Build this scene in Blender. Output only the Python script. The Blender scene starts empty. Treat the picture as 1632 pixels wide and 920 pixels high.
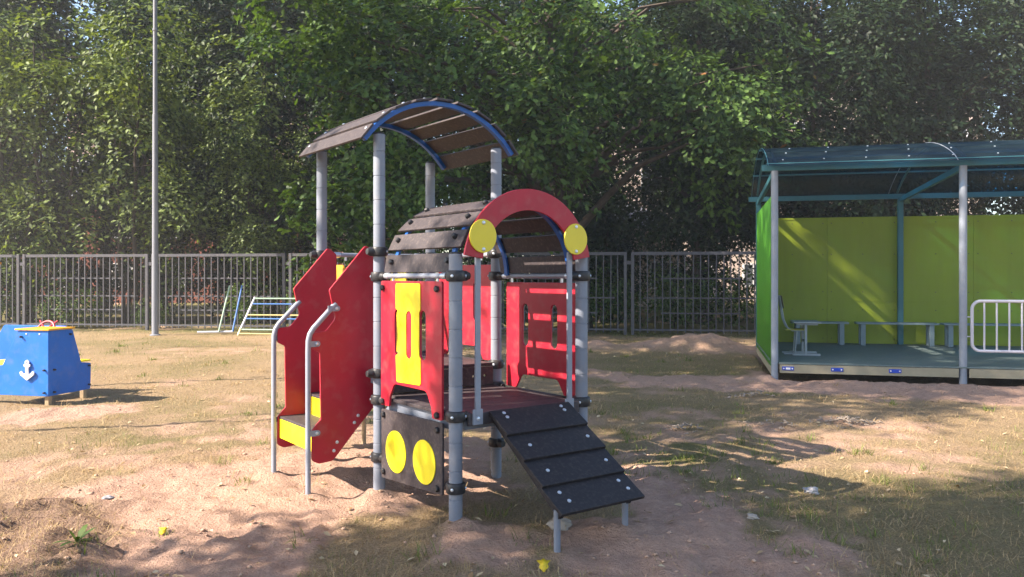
import bpy, bmesh, math, random
import numpy as np
from mathutils import Vector, Matrix
R = math.radians
random.seed(7)
scn = bpy.context.scene
COL = scn.collection

# ------------------------------------------------------------------ camera, sky, sun, exposure
CAM_H = 1.65
cam = bpy.data.cameras.new('camera')
cam.sensor_width = 36.0
cam.lens = 1300 / 1632 * 36.0
cam.shift_y = -20 / 1632
cam.clip_end = 600
cam_o = bpy.data.objects.new('camera', cam)
cam_o.location = (0, 0, CAM_H)
cam_o.rotation_euler = (R(90), 0, 0)
COL.objects.link(cam_o)
scn.camera = cam_o

SUN_EL = 39.5
SUN_AZ = 250.5                      # clockwise from +Y: the sun stands to the left, a little behind the camera
w = bpy.data.worlds.new('World')
scn.world = w
w.use_nodes = True
nt = w.node_tree
bg = nt.nodes['Background']
sky = nt.nodes.new('ShaderNodeTexSky')
sky.sky_type = 'NISHITA'
sky.sun_disc = False
sky.sun_elevation = R(SUN_EL)
sky.sun_rotation = R(SUN_AZ)
nt.links.new(sky.outputs[0], bg.inputs[0])
bg.inputs[1].default_value = 0.10

sl = bpy.data.lights.new('sun', 'SUN')
sl.energy = 5.0
sl.angle = R(0.5)
sl.color = (1.0, 0.88, 0.75)
so = bpy.data.objects.new('sun', sl)
trav = Vector((-math.sin(R(SUN_AZ)) * math.cos(R(SUN_EL)), -math.cos(R(SUN_AZ)) * math.cos(R(SUN_EL)), -math.sin(R(SUN_EL))))
so.rotation_euler = trav.to_track_quat('-Z', 'Y').to_euler()
so.location = (-20, -8, 16)
COL.objects.link(so)

scn.view_settings.view_transform = 'Standard'
scn.view_settings.look = 'None'
scn.view_settings.exposure = 1.78
scn.view_settings.gamma = 1
scn.cycles.max_bounces = 8
scn.cycles.transparent_max_bounces = 12

# ------------------------------------------------------------------ materials
def mat(name, col, rough=0.6, var=0.12, scale=6.0, bump=0.0, bscale=60.0, metal=0.0, spec=0.4, dust=0.0, streak=False):
    """a principled material whose colour is broken up by two noises, with optional pale dust and bump"""
    m = bpy.data.materials.new(name)
    m.use_nodes = True
    n = m.node_tree.nodes
    l = m.node_tree.links
    b = n['Principled BSDF']
    geo = n.new('ShaderNodeNewGeometry')
    mp = n.new('ShaderNodeMapping')
    l.new(geo.outputs['Position'], mp.inputs[0])
    if streak:
        mp.inputs['Scale'].default_value = (1, 1, 0.12)
    tx = n.new('ShaderNodeTexNoise')
    tx.inputs['Scale'].default_value = scale
    tx.inputs['Detail'].default_value = 6
    tx.inputs['Roughness'].default_value = 0.65
    l.new(mp.outputs[0], tx.inputs[0])
    mr = n.new('ShaderNodeMapRange')
    mr.inputs[1].default_value = 0.3
    mr.inputs[2].default_value = 0.7
    mr.inputs[3].default_value = 1 - var
    mr.inputs[4].default_value = 1 + var
    l.new(tx.outputs[0], mr.inputs[0])
    mx = n.new('ShaderNodeMix')
    mx.data_type = 'RGBA'
    mx.blend_type = 'MULTIPLY'
    mx.inputs[0].default_value = 1
    mx.inputs[6].default_value = (*col, 1)
    l.new(mr.outputs[0], mx.inputs[7])
    out = mx.outputs[2]
    if dust > 0:
        t2 = n.new('ShaderNodeTexNoise')
        t2.inputs['Scale'].default_value = scale * 3.1
        t2.inputs['Detail'].default_value = 8
        l.new(geo.outputs['Position'], t2.inputs[0])
        r2 = n.new('ShaderNodeMapRange')
        r2.inputs[1].default_value = 0.5
        r2.inputs[2].default_value = 0.8
        r2.inputs[4].default_value = dust
        l.new(t2.outputs[0], r2.inputs[0])
        m2 = n.new('ShaderNodeMix')
        m2.data_type = 'RGBA'
        l.new(r2.outputs[0], m2.inputs[0])
        l.new(out, m2.inputs[6])
        m2.inputs[7].default_value = (0.36, 0.28, 0.22, 1)
        out = m2.outputs[2]
    l.new(out, b.inputs['Base Color'])
    b.inputs['Metallic'].default_value = metal
    b.inputs['Specular IOR Level'].default_value = spec
    rr = n.new('ShaderNodeMapRange')
    rr.inputs[3].default_value = max(0, rough - 0.1)
    rr.inputs[4].default_value = min(1, rough + 0.12)
    l.new(tx.outputs[0], rr.inputs[0])
    l.new(rr.outputs[0], b.inputs['Roughness'])
    if bump > 0:
        t3 = n.new('ShaderNodeTexNoise')
        t3.inputs['Scale'].default_value = bscale
        t3.inputs['Detail'].default_value = 5
        l.new(geo.outputs['Position'], t3.inputs[0])
        bp = n.new('ShaderNodeBump')
        bp.inputs['Strength'].default_value = bump
        bp.inputs['Distance'].default_value = 0.01
        l.new(t3.outputs[0], bp.inputs['Height'])
        l.new(bp.outputs[0], b.inputs['Normal'])
    return m

def leaf_mat(name, dark, light, trans=0.35, rough=0.55, sat=1.0, brown=0.0):
    m = bpy.data.materials.new(name)
    m.use_nodes = True
    n = m.node_tree.nodes
    l = m.node_tree.links
    b = n['Principled BSDF']
    g = n.new('ShaderNodeNewGeometry')
    cr = n.new('ShaderNodeValToRGB')
    cr.color_ramp.elements[0].color = (*dark, 1)
    cr.color_ramp.elements[1].color = (*light, 1)
    if brown:
        e = cr.color_ramp.elements.new(1 - brown)
        e.color = (*light, 1)
        cr.color_ramp.elements[2].color = (0.22, 0.09, 0.03, 1)
        cr.color_ramp.interpolation = 'LINEAR'
    l.new(g.outputs['Random Per Island'], cr.inputs[0])
    l.new(cr.outputs[0], b.inputs['Base Color'])
    b.inputs['Roughness'].default_value = rough
    b.inputs['Specular IOR Level'].default_value = 0.25
    t = n.new('ShaderNodeBsdfTranslucent')
    hs = n.new('ShaderNodeMix')
    hs.data_type = 'RGBA'
    hs.blend_type = 'MULTIPLY'
    hs.inputs[0].default_value = 1
    hs.inputs[7].default_value = (1.3, 1.25, 0.45, 1)
    l.new(cr.outputs[0], hs.inputs[6])
    l.new(hs.outputs[2], t.inputs[0])
    ms = n.new('ShaderNodeMixShader')
    ms.inputs[0].default_value = trans
    l.new(b.outputs[0], ms.inputs[1])
    l.new(t.outputs[0], ms.inputs[2])
    l.new(ms.outputs[0], n['Material Output'].inputs[0])
    return m

M = {}
M['post'] = mat('post_grey', (0.19, 0.21, 0.255), 0.48, 0.12, 5, dust=0.22)
M['pipe'] = mat('pipe_grey', (0.25, 0.27, 0.32), 0.38, 0.08, 9, dust=0.15)
M['black'] = mat('black_plastic', (0.022, 0.022, 0.025), 0.42, 0.2, 10, dust=0.15)
M['red'] = mat('red_board', (0.38, 0.012, 0.030), 0.42, 0.11, 4, dust=0.16)
M['yellow'] = mat('yellow_board', (0.86, 0.70, 0.015), 0.42, 0.07, 3, dust=0.12)
M['headlight'] = mat('headlight_yellow', (0.72, 0.58, 0.04), 0.4, 0.05, 4, dust=0.05)
M['orange'] = mat('orange_board', (0.75, 0.36, 0.02), 0.4, 0.06, 4, dust=0.06)
M['plank'] = mat('brown_plank', (0.047, 0.037, 0.040), 0.62, 0.14, 14, bump=0.12, bscale=250, dust=0.2)
M['ramp'] = mat('dark_plank', (0.014, 0.011, 0.013), 0.62, 0.16, 14, bump=0.15, bscale=250, dust=0.10)
M['blue'] = mat('blue_steel', (0.014, 0.09, 0.33), 0.4, 0.08, 8)
M['zinc'] = mat('zinc', (0.62, 0.66, 0.72), 0.3, 0.1, 30, metal=0.6)
M['boat'] = mat('boat_blue', (0.012, 0.135, 0.52), 0.42, 0.09, 3, dust=0.14)
M['white'] = mat('white_paint', (0.75, 0.74, 0.74), 0.5, 0.06, 8, dust=0.08)
M['wood'] = mat('timber', (0.34, 0.25, 0.15), 0.75, 0.2, 12, bump=0.2, bscale=90)
M['lamp_pole'] = mat('galvanised_pole', (0.20, 0.21, 0.24), 0.5, 0.12, 5, streak=True)
M['fence'] = mat('fence_grey', (0.07, 0.07, 0.082), 0.5, 0.14, 6, dust=0.2)
M['wall_yellow'] = mat('wall_yellow_roof_tint', (0.235, 0.30, 0.016), 0.5, 0.10, 2.5, dust=0.06, streak=True)  # yellow sheets; green tint of light through the roof put into the colour
M['wall_green'] = mat('wall_green', (0.08, 0.27, 0.025), 0.38, 0.10, 3, streak=True)
M['pav_post'] = mat('pavilion_post', (0.24, 0.27, 0.32), 0.5, 0.12, 5, dust=0.2)
M['teal'] = mat('teal_paint', (0.04, 0.15, 0.18), 0.5, 0.1, 5)
M['floor_teal'] = mat('floor_teal', (0.12, 0.165, 0.16), 0.6, 0.15, 5, bump=0.1, dust=0.35)
M['beige'] = mat('beige_beam', (0.32, 0.28, 0.19), 0.6, 0.12, 6, dust=0.3)
M['plate_blue'] = mat('plate_blue', (0.02, 0.06, 0.42), 0.4, 0.1, 9)
M['bench'] = mat('bench_grey', (0.20, 0.26, 0.28), 0.55, 0.1, 6)
M['desk'] = mat('desk_grey', (0.28, 0.32, 0.34), 0.5, 0.1, 6)
M['ply'] = mat('plywood_dark', (0.10, 0.09, 0.05), 0.5, 0.2, 8)
M['seat_yellow'] = mat('seat_yellow', (0.45, 0.42, 0.08), 0.5, 0.1, 6)
M['barrier'] = mat('barrier_white', (0.52, 0.51, 0.57), 0.4, 0.05, 6)
M['bark'] = mat('bark', (0.060, 0.045, 0.034), 0.9, 0.35, 9, bump=0.9, bscale=26)
M['bark_pale'] = mat('bark_pale', (0.12, 0.10, 0.075), 0.9, 0.35, 9, bump=0.8, bscale=30)
M['brick'] = mat('building_pink', (0.50, 0.36, 0.29), 0.85, 0.15, 1.5)
M['beige_wall'] = mat('building_beige', (0.62, 0.50, 0.42), 0.85, 0.12, 1.2)
M['brick_red'] = mat('building_red', (0.22, 0.075, 0.05), 0.85, 0.15, 1.5)
M['roof_grey'] = mat('roof_grey', (0.16, 0.17, 0.19), 0.7, 0.15, 2)
M['glass'] = mat('window_glass', (0.05, 0.06, 0.07), 0.08, 0.1, 2, spec=0.8)
M['frame'] = mat('window_frame', (0.7, 0.7, 0.7), 0.5, 0.05, 3)
M['stone'] = mat('stone', (0.36, 0.31, 0.26), 0.9, 0.25, 20, bump=0.5, bscale=60)
M['chip'] = mat('wood_chip', (0.27, 0.22, 0.175), 0.8, 0.3, 30)
M['bag'] = mat('grey_plastic', (0.30, 0.29, 0.30), 0.4, 0.15, 20)
M['leaf_yellow'] = mat('fallen_leaf', (0.72, 0.50, 0.02), 0.6, 0.15, 40)
M['g_green'] = mat('pipe_green', (0.30, 0.42, 0.32), 0.4, 0.1, 8)
M['g_blue'] = mat('pipe_blue', (0.06, 0.16, 0.42), 0.4, 0.1, 8)
M['g_yellow'] = mat('pipe_yellow', (0.50, 0.42, 0.18), 0.4, 0.1, 8)
M['g_white'] = mat('pipe_white', (0.55, 0.55, 0.62), 0.4, 0.1, 8)
M['leaf_oak'] = leaf_mat('leaf_oak', (0.012, 0.032, 0.008), (0.105, 0.185, 0.038), 0.30, brown=0.006)
M['leaf_willow'] = leaf_mat('leaf_willow', (0.022, 0.042, 0.008), (0.18, 0.24, 0.062), 0.30)
M['leaf_shaded'] = leaf_mat('leaf_shaded', (0.007, 0.018, 0.007), (0.030, 0.056, 0.018), 0.28)  # kept this dark to put the shade on the rear trees into the colour
M['leaf_bush'] = leaf_mat('leaf_bush', (0.03, 0.065, 0.014), (0.11, 0.17, 0.04), 0.35)
M['grass_green'] = leaf_mat('grass_green', (0.07, 0.10, 0.018), (0.22, 0.26, 0.06), 0.25, 0.6)
M['grass_dry'] = leaf_mat('grass_dry', (0.24, 0.15, 0.07), (0.56, 0.41, 0.22), 0.15, 0.7)

M['leaf_litter'] = leaf_mat('leaf_litter', (0.22, 0.13, 0.06), (0.62, 0.50, 0.32), 0.1, 0.7)
M['sand_clod'] = mat('sand_clod', (0.42, 0.28, 0.20), 0.95, 0.35, 30, spec=0.1)

def roof_sheet_mat():
    m = bpy.data.materials.new('blue_polycarbonate')
    m.use_nodes = True
    n = m.node_tree.nodes
    l = m.node_tree.links
    n.remove(n['Principled BSDF'])
    tr = n.new('ShaderNodeBsdfTransparent')
    tr.inputs[0].default_value = (0.02, 0.14, 0.30, 1)
    gl = n.new('ShaderNodeBsdfGlossy')
    gl.inputs['Roughness'].default_value = 0.22
    gl.inputs[0].default_value = (0.55, 0.7, 0.8, 1)
    df = n.new('ShaderNodeBsdfDiffuse')
    df.inputs[0].default_value = (0.045, 0.08, 0.085, 1)
    lw = n.new('ShaderNodeLayerWeight')
    lw.inputs[0].default_value = 0.25
    m1 = n.new('ShaderNodeMixShader')
    m1.inputs[0].default_value = 0.22
    l.new(tr.outputs[0], m1.inputs[1])
    l.new(df.outputs[0], m1.inputs[2])
    m2 = n.new('ShaderNodeMixShader')
    mr = n.new('ShaderNodeMapRange')
    mr.inputs[3].default_value = 0.04
    mr.inputs[4].default_value = 0.13
    l.new(lw.outputs['Fresnel'], mr.inputs[0])
    l.new(mr.outputs[0], m2.inputs[0])
    l.new(m1.outputs[0], m2.inputs[1])
    l.new(gl.outputs[0], m2.inputs[2])
    l.new(m2.outputs[0], n['Material Output'].inputs[0])
    return m
M['roof_sheet'] = roof_sheet_mat()

# ------------------------------------------------------------------ mesh helpers
class MB:
    """collects shapes that become ONE mesh"""
    def __init__(s):
        s.v = []; s.f = []
    def add(s, vs, fs):
        k = len(s.v)
        s.v += [tuple(x) for x in vs]
        s.f += [tuple(i + k for i in f) for f in fs]
        return s
    def box(s, c, size, ax=None, ay=None, az=None):
        ax = Vector(ax or (1, 0, 0)); ay = Vector(ay or (0, 1, 0)); az = Vector(az or (0, 0, 1))
        c = Vector(c)
        vs = [c + ax * (size[0] / 2 * i) + ay * (size[1] / 2 * j) + az * (size[2] / 2 * k) for k in (-1, 1) for j in (-1, 1) for i in (-1, 1)]
        fs = [(0, 2, 3, 1), (4, 5, 7, 6), (0, 1, 5, 4), (2, 6, 7, 3), (0, 4, 6, 2), (1, 3, 7, 5)]
        if ax.cross(ay).dot(az) < 0: fs = [f[::-1] for f in fs]
        return s.add(vs, fs)
    def beam(s, p0, p1, w_, h_, up=(0, 0, 1)):
        p0 = Vector(p0); p1 = Vector(p1)
        d = (p1 - p0); L = d.length; d.normalize()
        side = d.cross(Vector(up)); side.normalize()
        u2 = side.cross(d)
        return s.box((p0 + p1) / 2, (L, w_, h_), d, side, u2)
    def tube(s, pts, r, n=12, cap=True):
        pts = [Vector(p) for p in pts]
        rs = r if isinstance(r, (list, tuple)) else [r] * len(pts)
        rings = []
        t0 = (pts[1] - pts[0]).normalized()
        a = t0.orthogonal().normalized()
        for i, p in enumerate(pts):
            if i == 0: t = pts[1] - pts[0]
            elif i == len(pts) - 1: t = pts[-1] - pts[-2]
            else: t = (pts[i + 1] - pts[i]).normalized() + (pts[i] - pts[i - 1]).normalized()
            t.normalize()
            a = (a - t * a.dot(t)).normalized()
            b = t.cross(a)
            rings.append([p + (a * math.cos(2 * math.pi * k / n) + b * math.sin(2 * math.pi * k / n)) * rs[i] for k in range(n)])
        vs = [q for rg in rings for q in rg]
        fs = []
        for i in range(len(pts) - 1):
            for k in range(n):
                fs.append((i * n + k, i * n + (k + 1) % n, (i + 1) * n + (k + 1) % n, (i + 1) * n + k))
        if cap:
            fs.append(tuple(range(n - 1, -1, -1)))
            fs.append(tuple((len(pts) - 1) * n + k for k in range(n)))
        return s.add(vs, fs)
    def lathe(s, c, prof, n=20, axis=(0, 0, 1)):
        """prof: (radius, height along the axis)"""
        c = Vector(c); az = Vector(axis).normalized(); ax = az.orthogonal().normalized(); ay = az.cross(ax)
        vs = []; fs = []
        for r, h in prof:
            vs += [c + az * h + (ax * math.cos(2 * math.pi * k / n) + ay * math.sin(2 * math.pi * k / n)) * r for k in range(n)]
        for i in range(len(prof) - 1):
            for k in range(n):
                fs.append((i * n + k, i * n + (k + 1) % n, (i + 1) * n + (k + 1) % n, (i + 1) * n + k))
        fs.append(tuple(range(n - 1, -1, -1)))
        fs.append(tuple((len(prof) - 1) * n + k for k in range(n)))
        return s.add(vs, fs)

def wloc(o):
    p = Vector((0, 0, 0))
    while o is not None:
        p = p + o.location
        o = o.parent
    return p

def finish(me, smooth=True, ang=35):
    me.update()
    if smooth:
        me.polygons.foreach_set('use_smooth', np.ones(len(me.polygons), dtype=bool))
        me.set_sharp_from_angle(angle=R(ang))

def obj(name, mb, m, parent=None, bevel=0.0, me=None, seg=2):
    """link a collected mesh (world coordinates) as one object"""
    off = wloc(parent) if parent else Vector((0, 0, 0))
    if me is None:
        me = bpy.data.meshes.new(name)
        me.from_pydata([tuple(Vector(v) - off) for v in mb.v], [], mb.f)
        finish(me)
    else:
        me.transform(Matrix.Translation(-off))
    me.materials.clear()
    me.materials.append(m)
    o = bpy.data.objects.new(name, me)
    COL.objects.link(o)
    if parent: o.parent = parent
    if bevel:
        b = o.modifiers.new('bevel', 'BEVEL')
        b.width = bevel; b.segments = seg; b.limit_method = 'ANGLE'; b.angle_limit = R(40)
    return o

def inst(name, me, parent, mw):
    o = bpy.data.objects.new(name, me)
    COL.objects.link(o)
    o.parent = parent
    o.matrix_local = Matrix.Translation(-wloc(parent)) @ mw
    return o

def thing(name, label, cat, loc=(0, 0, 0), group=None):
    o = bpy.data.objects.new(name, None)
    o.empty_display_size = 0.2
    COL.objects.link(o)
    o.location = loc
    return tag(o, label, cat, group)

def tag(o, label=None, cat=None, group=None, kind=None):
    if label: o['label'] = label
    if cat: o['category'] = cat
    if group: o['group'] = group
    if kind: o['kind'] = kind
    return o

def fillet(pts, rad, n=5):
    """round the corners of a closed 2-D outline; rad is a number or one per point"""
    out = []
    N = len(pts)
    for i in range(N):
        r = rad[i] if isinstance(rad, (list, tuple)) else rad
        p = Vector(pts[i]); a = Vector(pts[i - 1]) - p; b = Vector(pts[(i + 1) % N]) - p
        la, lb = a.length, b.length
        a.normalize(); b.normalize()
        th = math.acos(max(-1, min(1, a.dot(b))))
        if r <= 0 or th > 3.05:
            out.append(tuple(p)); continue
        d = min(r / math.tan(th / 2), la * 0.48, lb * 0.48)
        p0 = p + a * d; p1 = p + b * d
        for k in range(n + 1):
            t = k / n
            q = p0 * (1 - t) ** 2 + p * (2 * t * (1 - t)) + p1 * t ** 2
            out.append(tuple(q))
    return out

def oval(cx, cz, rx, rz, n=28):
    return [(cx + rx * math.cos(2 * math.pi * k / n), cz + rz * math.sin(2 * math.pi * k / n)) for k in range(n)]

def slot(x0, x1, z0, z1, n=8):
    r = (x1 - x0) / 2; cx = (x0 + x1) / 2
    return [(cx + r * math.cos(math.pi * k / n), z1 - r + r * math.sin(math.pi * k / n)) for k in range(n + 1)] + \
           [(cx - r * math.cos(math.pi * k / n), z0 + r - r * math.sin(math.pi * k / n)) for k in range(n + 1)]

def plate(name, loops, O, X, Y, t, m, parent, bev=0.003):
    """a sawn board: closed outlines (first the rim, then the holes) in the plane O + X*a + Y*b, t thick, eased edges"""
    cu = bpy.data.curves.new(name, 'CURVE')
    cu.dimensions = '2D'
    cu.fill_mode = 'BOTH'
    cu.extrude = t / 2 - bev
    cu.bevel_depth = bev
    cu.bevel_resolution = 1
    cu.offset = -bev
    for lp in loops:
        sp = cu.splines.new('POLY')
        sp.points.add(len(lp) - 1)
        for i, q in enumerate(lp): sp.points[i].co = (q[0], q[1], 0, 1)
        sp.use_cyclic_u = True
    o = bpy.data.objects.new(name, cu)
    COL.objects.link(o)
    dg = bpy.context.evaluated_depsgraph_get()
    me = bpy.data.meshes.new_from_object(o.evaluated_get(dg))
    bpy.data.objects.remove(o)
    bpy.data.curves.remove(cu)
    X = Vector(X); Y = Vector(Y); Z = X.cross(Y)
    mw = Matrix((( X.x, Y.x, Z.x, O[0]), (X.y, Y.y, Z.y, O[1]), (X.z, Y.z, Z.z, O[2]), (0, 0, 0, 1)))
    me.transform(mw)
    me.name = name
    finish(me, True, 30)
    return obj(name, None, m, parent, me=me)

# ------------------------------------------------------------------ noise and ground height
def vnoise(x, y, seed):
    xi = np.floor(x).astype(np.int64); yi = np.floor(y).astype(np.int64)
    fx = x - xi; fy = y - yi
    fx = fx * fx * (3 - 2 * fx); fy = fy * fy * (3 - 2 * fy)
    def h(a, b):
        n = (a * 374761393 + b * 668265263 + seed * 974634777) & 0xffffffff
        n = ((n ^ (n >> 13)) * 1274126177) & 0xffffffff
        return ((n ^ (n >> 16)) & 0xffff) / 65535.0
    return (h(xi, yi) * (1 - fx) + h(xi + 1, yi) * fx) * (1 - fy) + (h(xi, yi + 1) * (1 - fx) + h(xi + 1, yi + 1) * fx) * fy

def fbm(x, y, f0, oct_, seed, gain=0.5):
    s = 0; a = 1; t = 0
    for o in range(oct_):
        s = s + a * vnoise(x * f0 + 13.7 * o, y * f0 - 7.1 * o, seed + o)
        t += a; a *= gain; f0 *= 2.03
    return s / t

def seg_sdf(poly, x, y):
    """signed distance to a polygon, positive inside"""
    d = np.full(x.shape, 1e9); ins = np.zeros(x.shape, bool)
    n = len(poly)
    for i in range(n):
        ax, ay = poly[i]; bx, by = poly[(i + 1) % n]
        ex, ey = bx - ax, by - ay
        t = np.clip(((x - ax) * ex + (y - ay) * ey) / (ex * ex + ey * ey), 0, 1)
        d = np.minimum(d, np.hypot(x - ax - t * ex, y - ay - t * ey))
        c = ((ay > y) != (by > y)) & (x < (bx - ax) * (y - ay) / (by - ay + 1e-12) + ax)
        ins ^= c
    return np.where(ins, d, -d)

SAND = [
    [(-3.6, 6.2), (-2.9, 7.1), (-2.2, 7.45), (-1.4, 8.0), (-.5, 8.3), (.15, 8.1), (-.1, 7.0), (-.35, 5.9), (-.9, 5.75), (-1.25, 5.2), (-1.0, 4.3), (-2.3, 4.0), (-2.75, 4.9)],
    [(.25, 4.2), (1.0, 7.6), (1.55, 6.3), (1.85, 5.2), (2.0, 4.8), (1.5, 3.8), (.3, 3.6)],
    [(-.35, 4.6), (-.1, 5.4), (.35, 4.9), (.3, 4.3)],
    [(1.2, 14.5), (3.2, 13.6), (4.4, 14.3), (9.5, 13.2), (9.5, 10.6), (6.2, 10.5), (3.9, 11.5), (1.6, 12.3)],
    [(-6.0, 10.2), (-5.0, 10.6), (-4.6, 9.9), (-5.2, 9.2), (-6.3, 9.4)],
]
SOIL = [[(-4.2, 3.9), (-3.9, 5.7), (-2.9, 5.75), (-2.55, 5.0), (-2.45, 4.1), (-2.8, 3.4)]]
HEAPS = [(-2.0, 6.6, 1.1, .8, .055), (-1.1, 7.4, .8, .6, .05), (-.2, 5.05, .5, .3, .05), (.9, 5.2, .7, .5, .05),
         (3.4, 18.4, 1.0, .5, .22), (4.5, 18.3, .75, .5, .30), (1.9, 18.3, .5, .4, .2),
         (4.95, 12.2, .45, .25, .06), (5.8, 12.0, .6, .3, .06), (7.4, 11.6, .9, .35, .06), (6.5, 11.75, .5, .25, .06), (4.2, 13.0, .4, .3, .06), (5.4, 12.0, 1.0, .5, .05),
         (-3.2, 5.2, .6, .5, .03)]
HEAPS += [(x, y, .13, .11, .045) for x, y in ((-.36, 5.2), (.50, 5.83), (-.985, 6.055), (-.13, 6.68), (-1.61, 6.91), (-.755, 7.54), (-1.44, 5.93), (-1.9, 6.5), (.25, 4.83), (.64, 5.15), (6.94, 12.5))]

def masks(x, y):
    wx = x + (fbm(x, y, 1.4, 3, 11) - .5) * .9
    wy = y + (fbm(x, y, 1.4, 3, 31) - .5) * .9
    e = (fbm(x, y, 5.0, 3, 51) - .5) * .5
    sand = np.zeros(x.shape)
    for k, p in enumerate(SAND):
        sand = np.maximum(sand, np.clip((seg_sdf(p, wx, wy) + e) / .22 + .5, 0, 1))
    for k, p in enumerate(SOIL):
        so_ = np.clip((seg_sdf(p, wx, wy) + e) / .3 + .5, 0, 1)
    # thin worn places in the turf
    worn = np.clip((fbm(x, y, .55, 4, 71) - .525) * 6, 0, 1) * np.clip((fbm(x, y, 3.0, 3, 77) - .35) * 3, 0, 1) * .8
    pile = np.zeros(x.shape)
    for hx, hy, rx, ry, hh in HEAPS[4:7]:
        pile = np.maximum(pile, np.clip(1.6 - np.hypot((x - hx) / rx, (y - hy) / ry), 0, 1))
    sand = np.maximum(np.maximum(sand, worn), pile * .9)
    green = np.clip((fbm(x, y, .5, 4, 91) - .40) * 3.2, 0, 1)
    # greener strip beside the ramp and along the fence
    green = np.maximum(green * .6, np.clip(1.3 - np.hypot((x - 1.55) / .9, (y - 7.6) / 1.7), 0, 1))
    green = np.maximum(green, np.clip((y - (23.2 - .15 * x) + 1.6) / 1.6, 0, 1))
    return sand, so_, green

def gz(x, y):
    x = np.asarray(x, float); y = np.asarray(y, float)
    sand, soil, green = masks(x, y)
    z = (fbm(x, y, .35, 3, 5) - .5) * .07
    z = z + (fbm(x, y, 3.2, 4, 15) - .5) * (.035 + .075 * sand + .17 * soil)
    z = z + (fbm(x, y, 11, 3, 25) - .5) * (.016 + .042 * sand + .07 * soil)
    for hx, hy, rx, ry, hh in HEAPS:
        q = ((x - hx) / rx) ** 2 + ((y - hy) / ry) ** 2
        z = z + hh * np.exp(-q * 1.2) * (.75 + .5 * fbm(x, y, 2.5, 3, 45))
    # the hollow under the shelter floor
    dx, dy = x - 4.25, y - 13.2
    pa = dx * .973 - dy * .231; pb = dx * .231 + dy * .973
    z = z - .16 * np.clip((pa + .1) / .15, 0, 1) * np.clip((pb + .45) / .4, 0, 1) * np.clip((4.5 - pb) / .2, 0, 1)
    return z - .012
def gz1(x, y): return float(gz(np.array([x]), np.array([y]))[0])

def np_mesh(name, verts, faces, k):
    """verts (N,3), faces (F,k)"""
    me = bpy.data.meshes.new(name)
    nf = len(faces)
    me.vertices.add(len(verts)); me.vertices.foreach_set('co', np.ascontiguousarray(verts, dtype=np.float32).ravel())
    me.loops.add(nf * k); me.loops.foreach_set('vertex_index', np.ascontiguousarray(faces, dtype=np.int32).ravel())
    me.polygons.add(nf); me.polygons.foreach_set('loop_start', np.arange(0, nf * k, k, dtype=np.int32))
    me.update(calc_edges=True)
    return me

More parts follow.
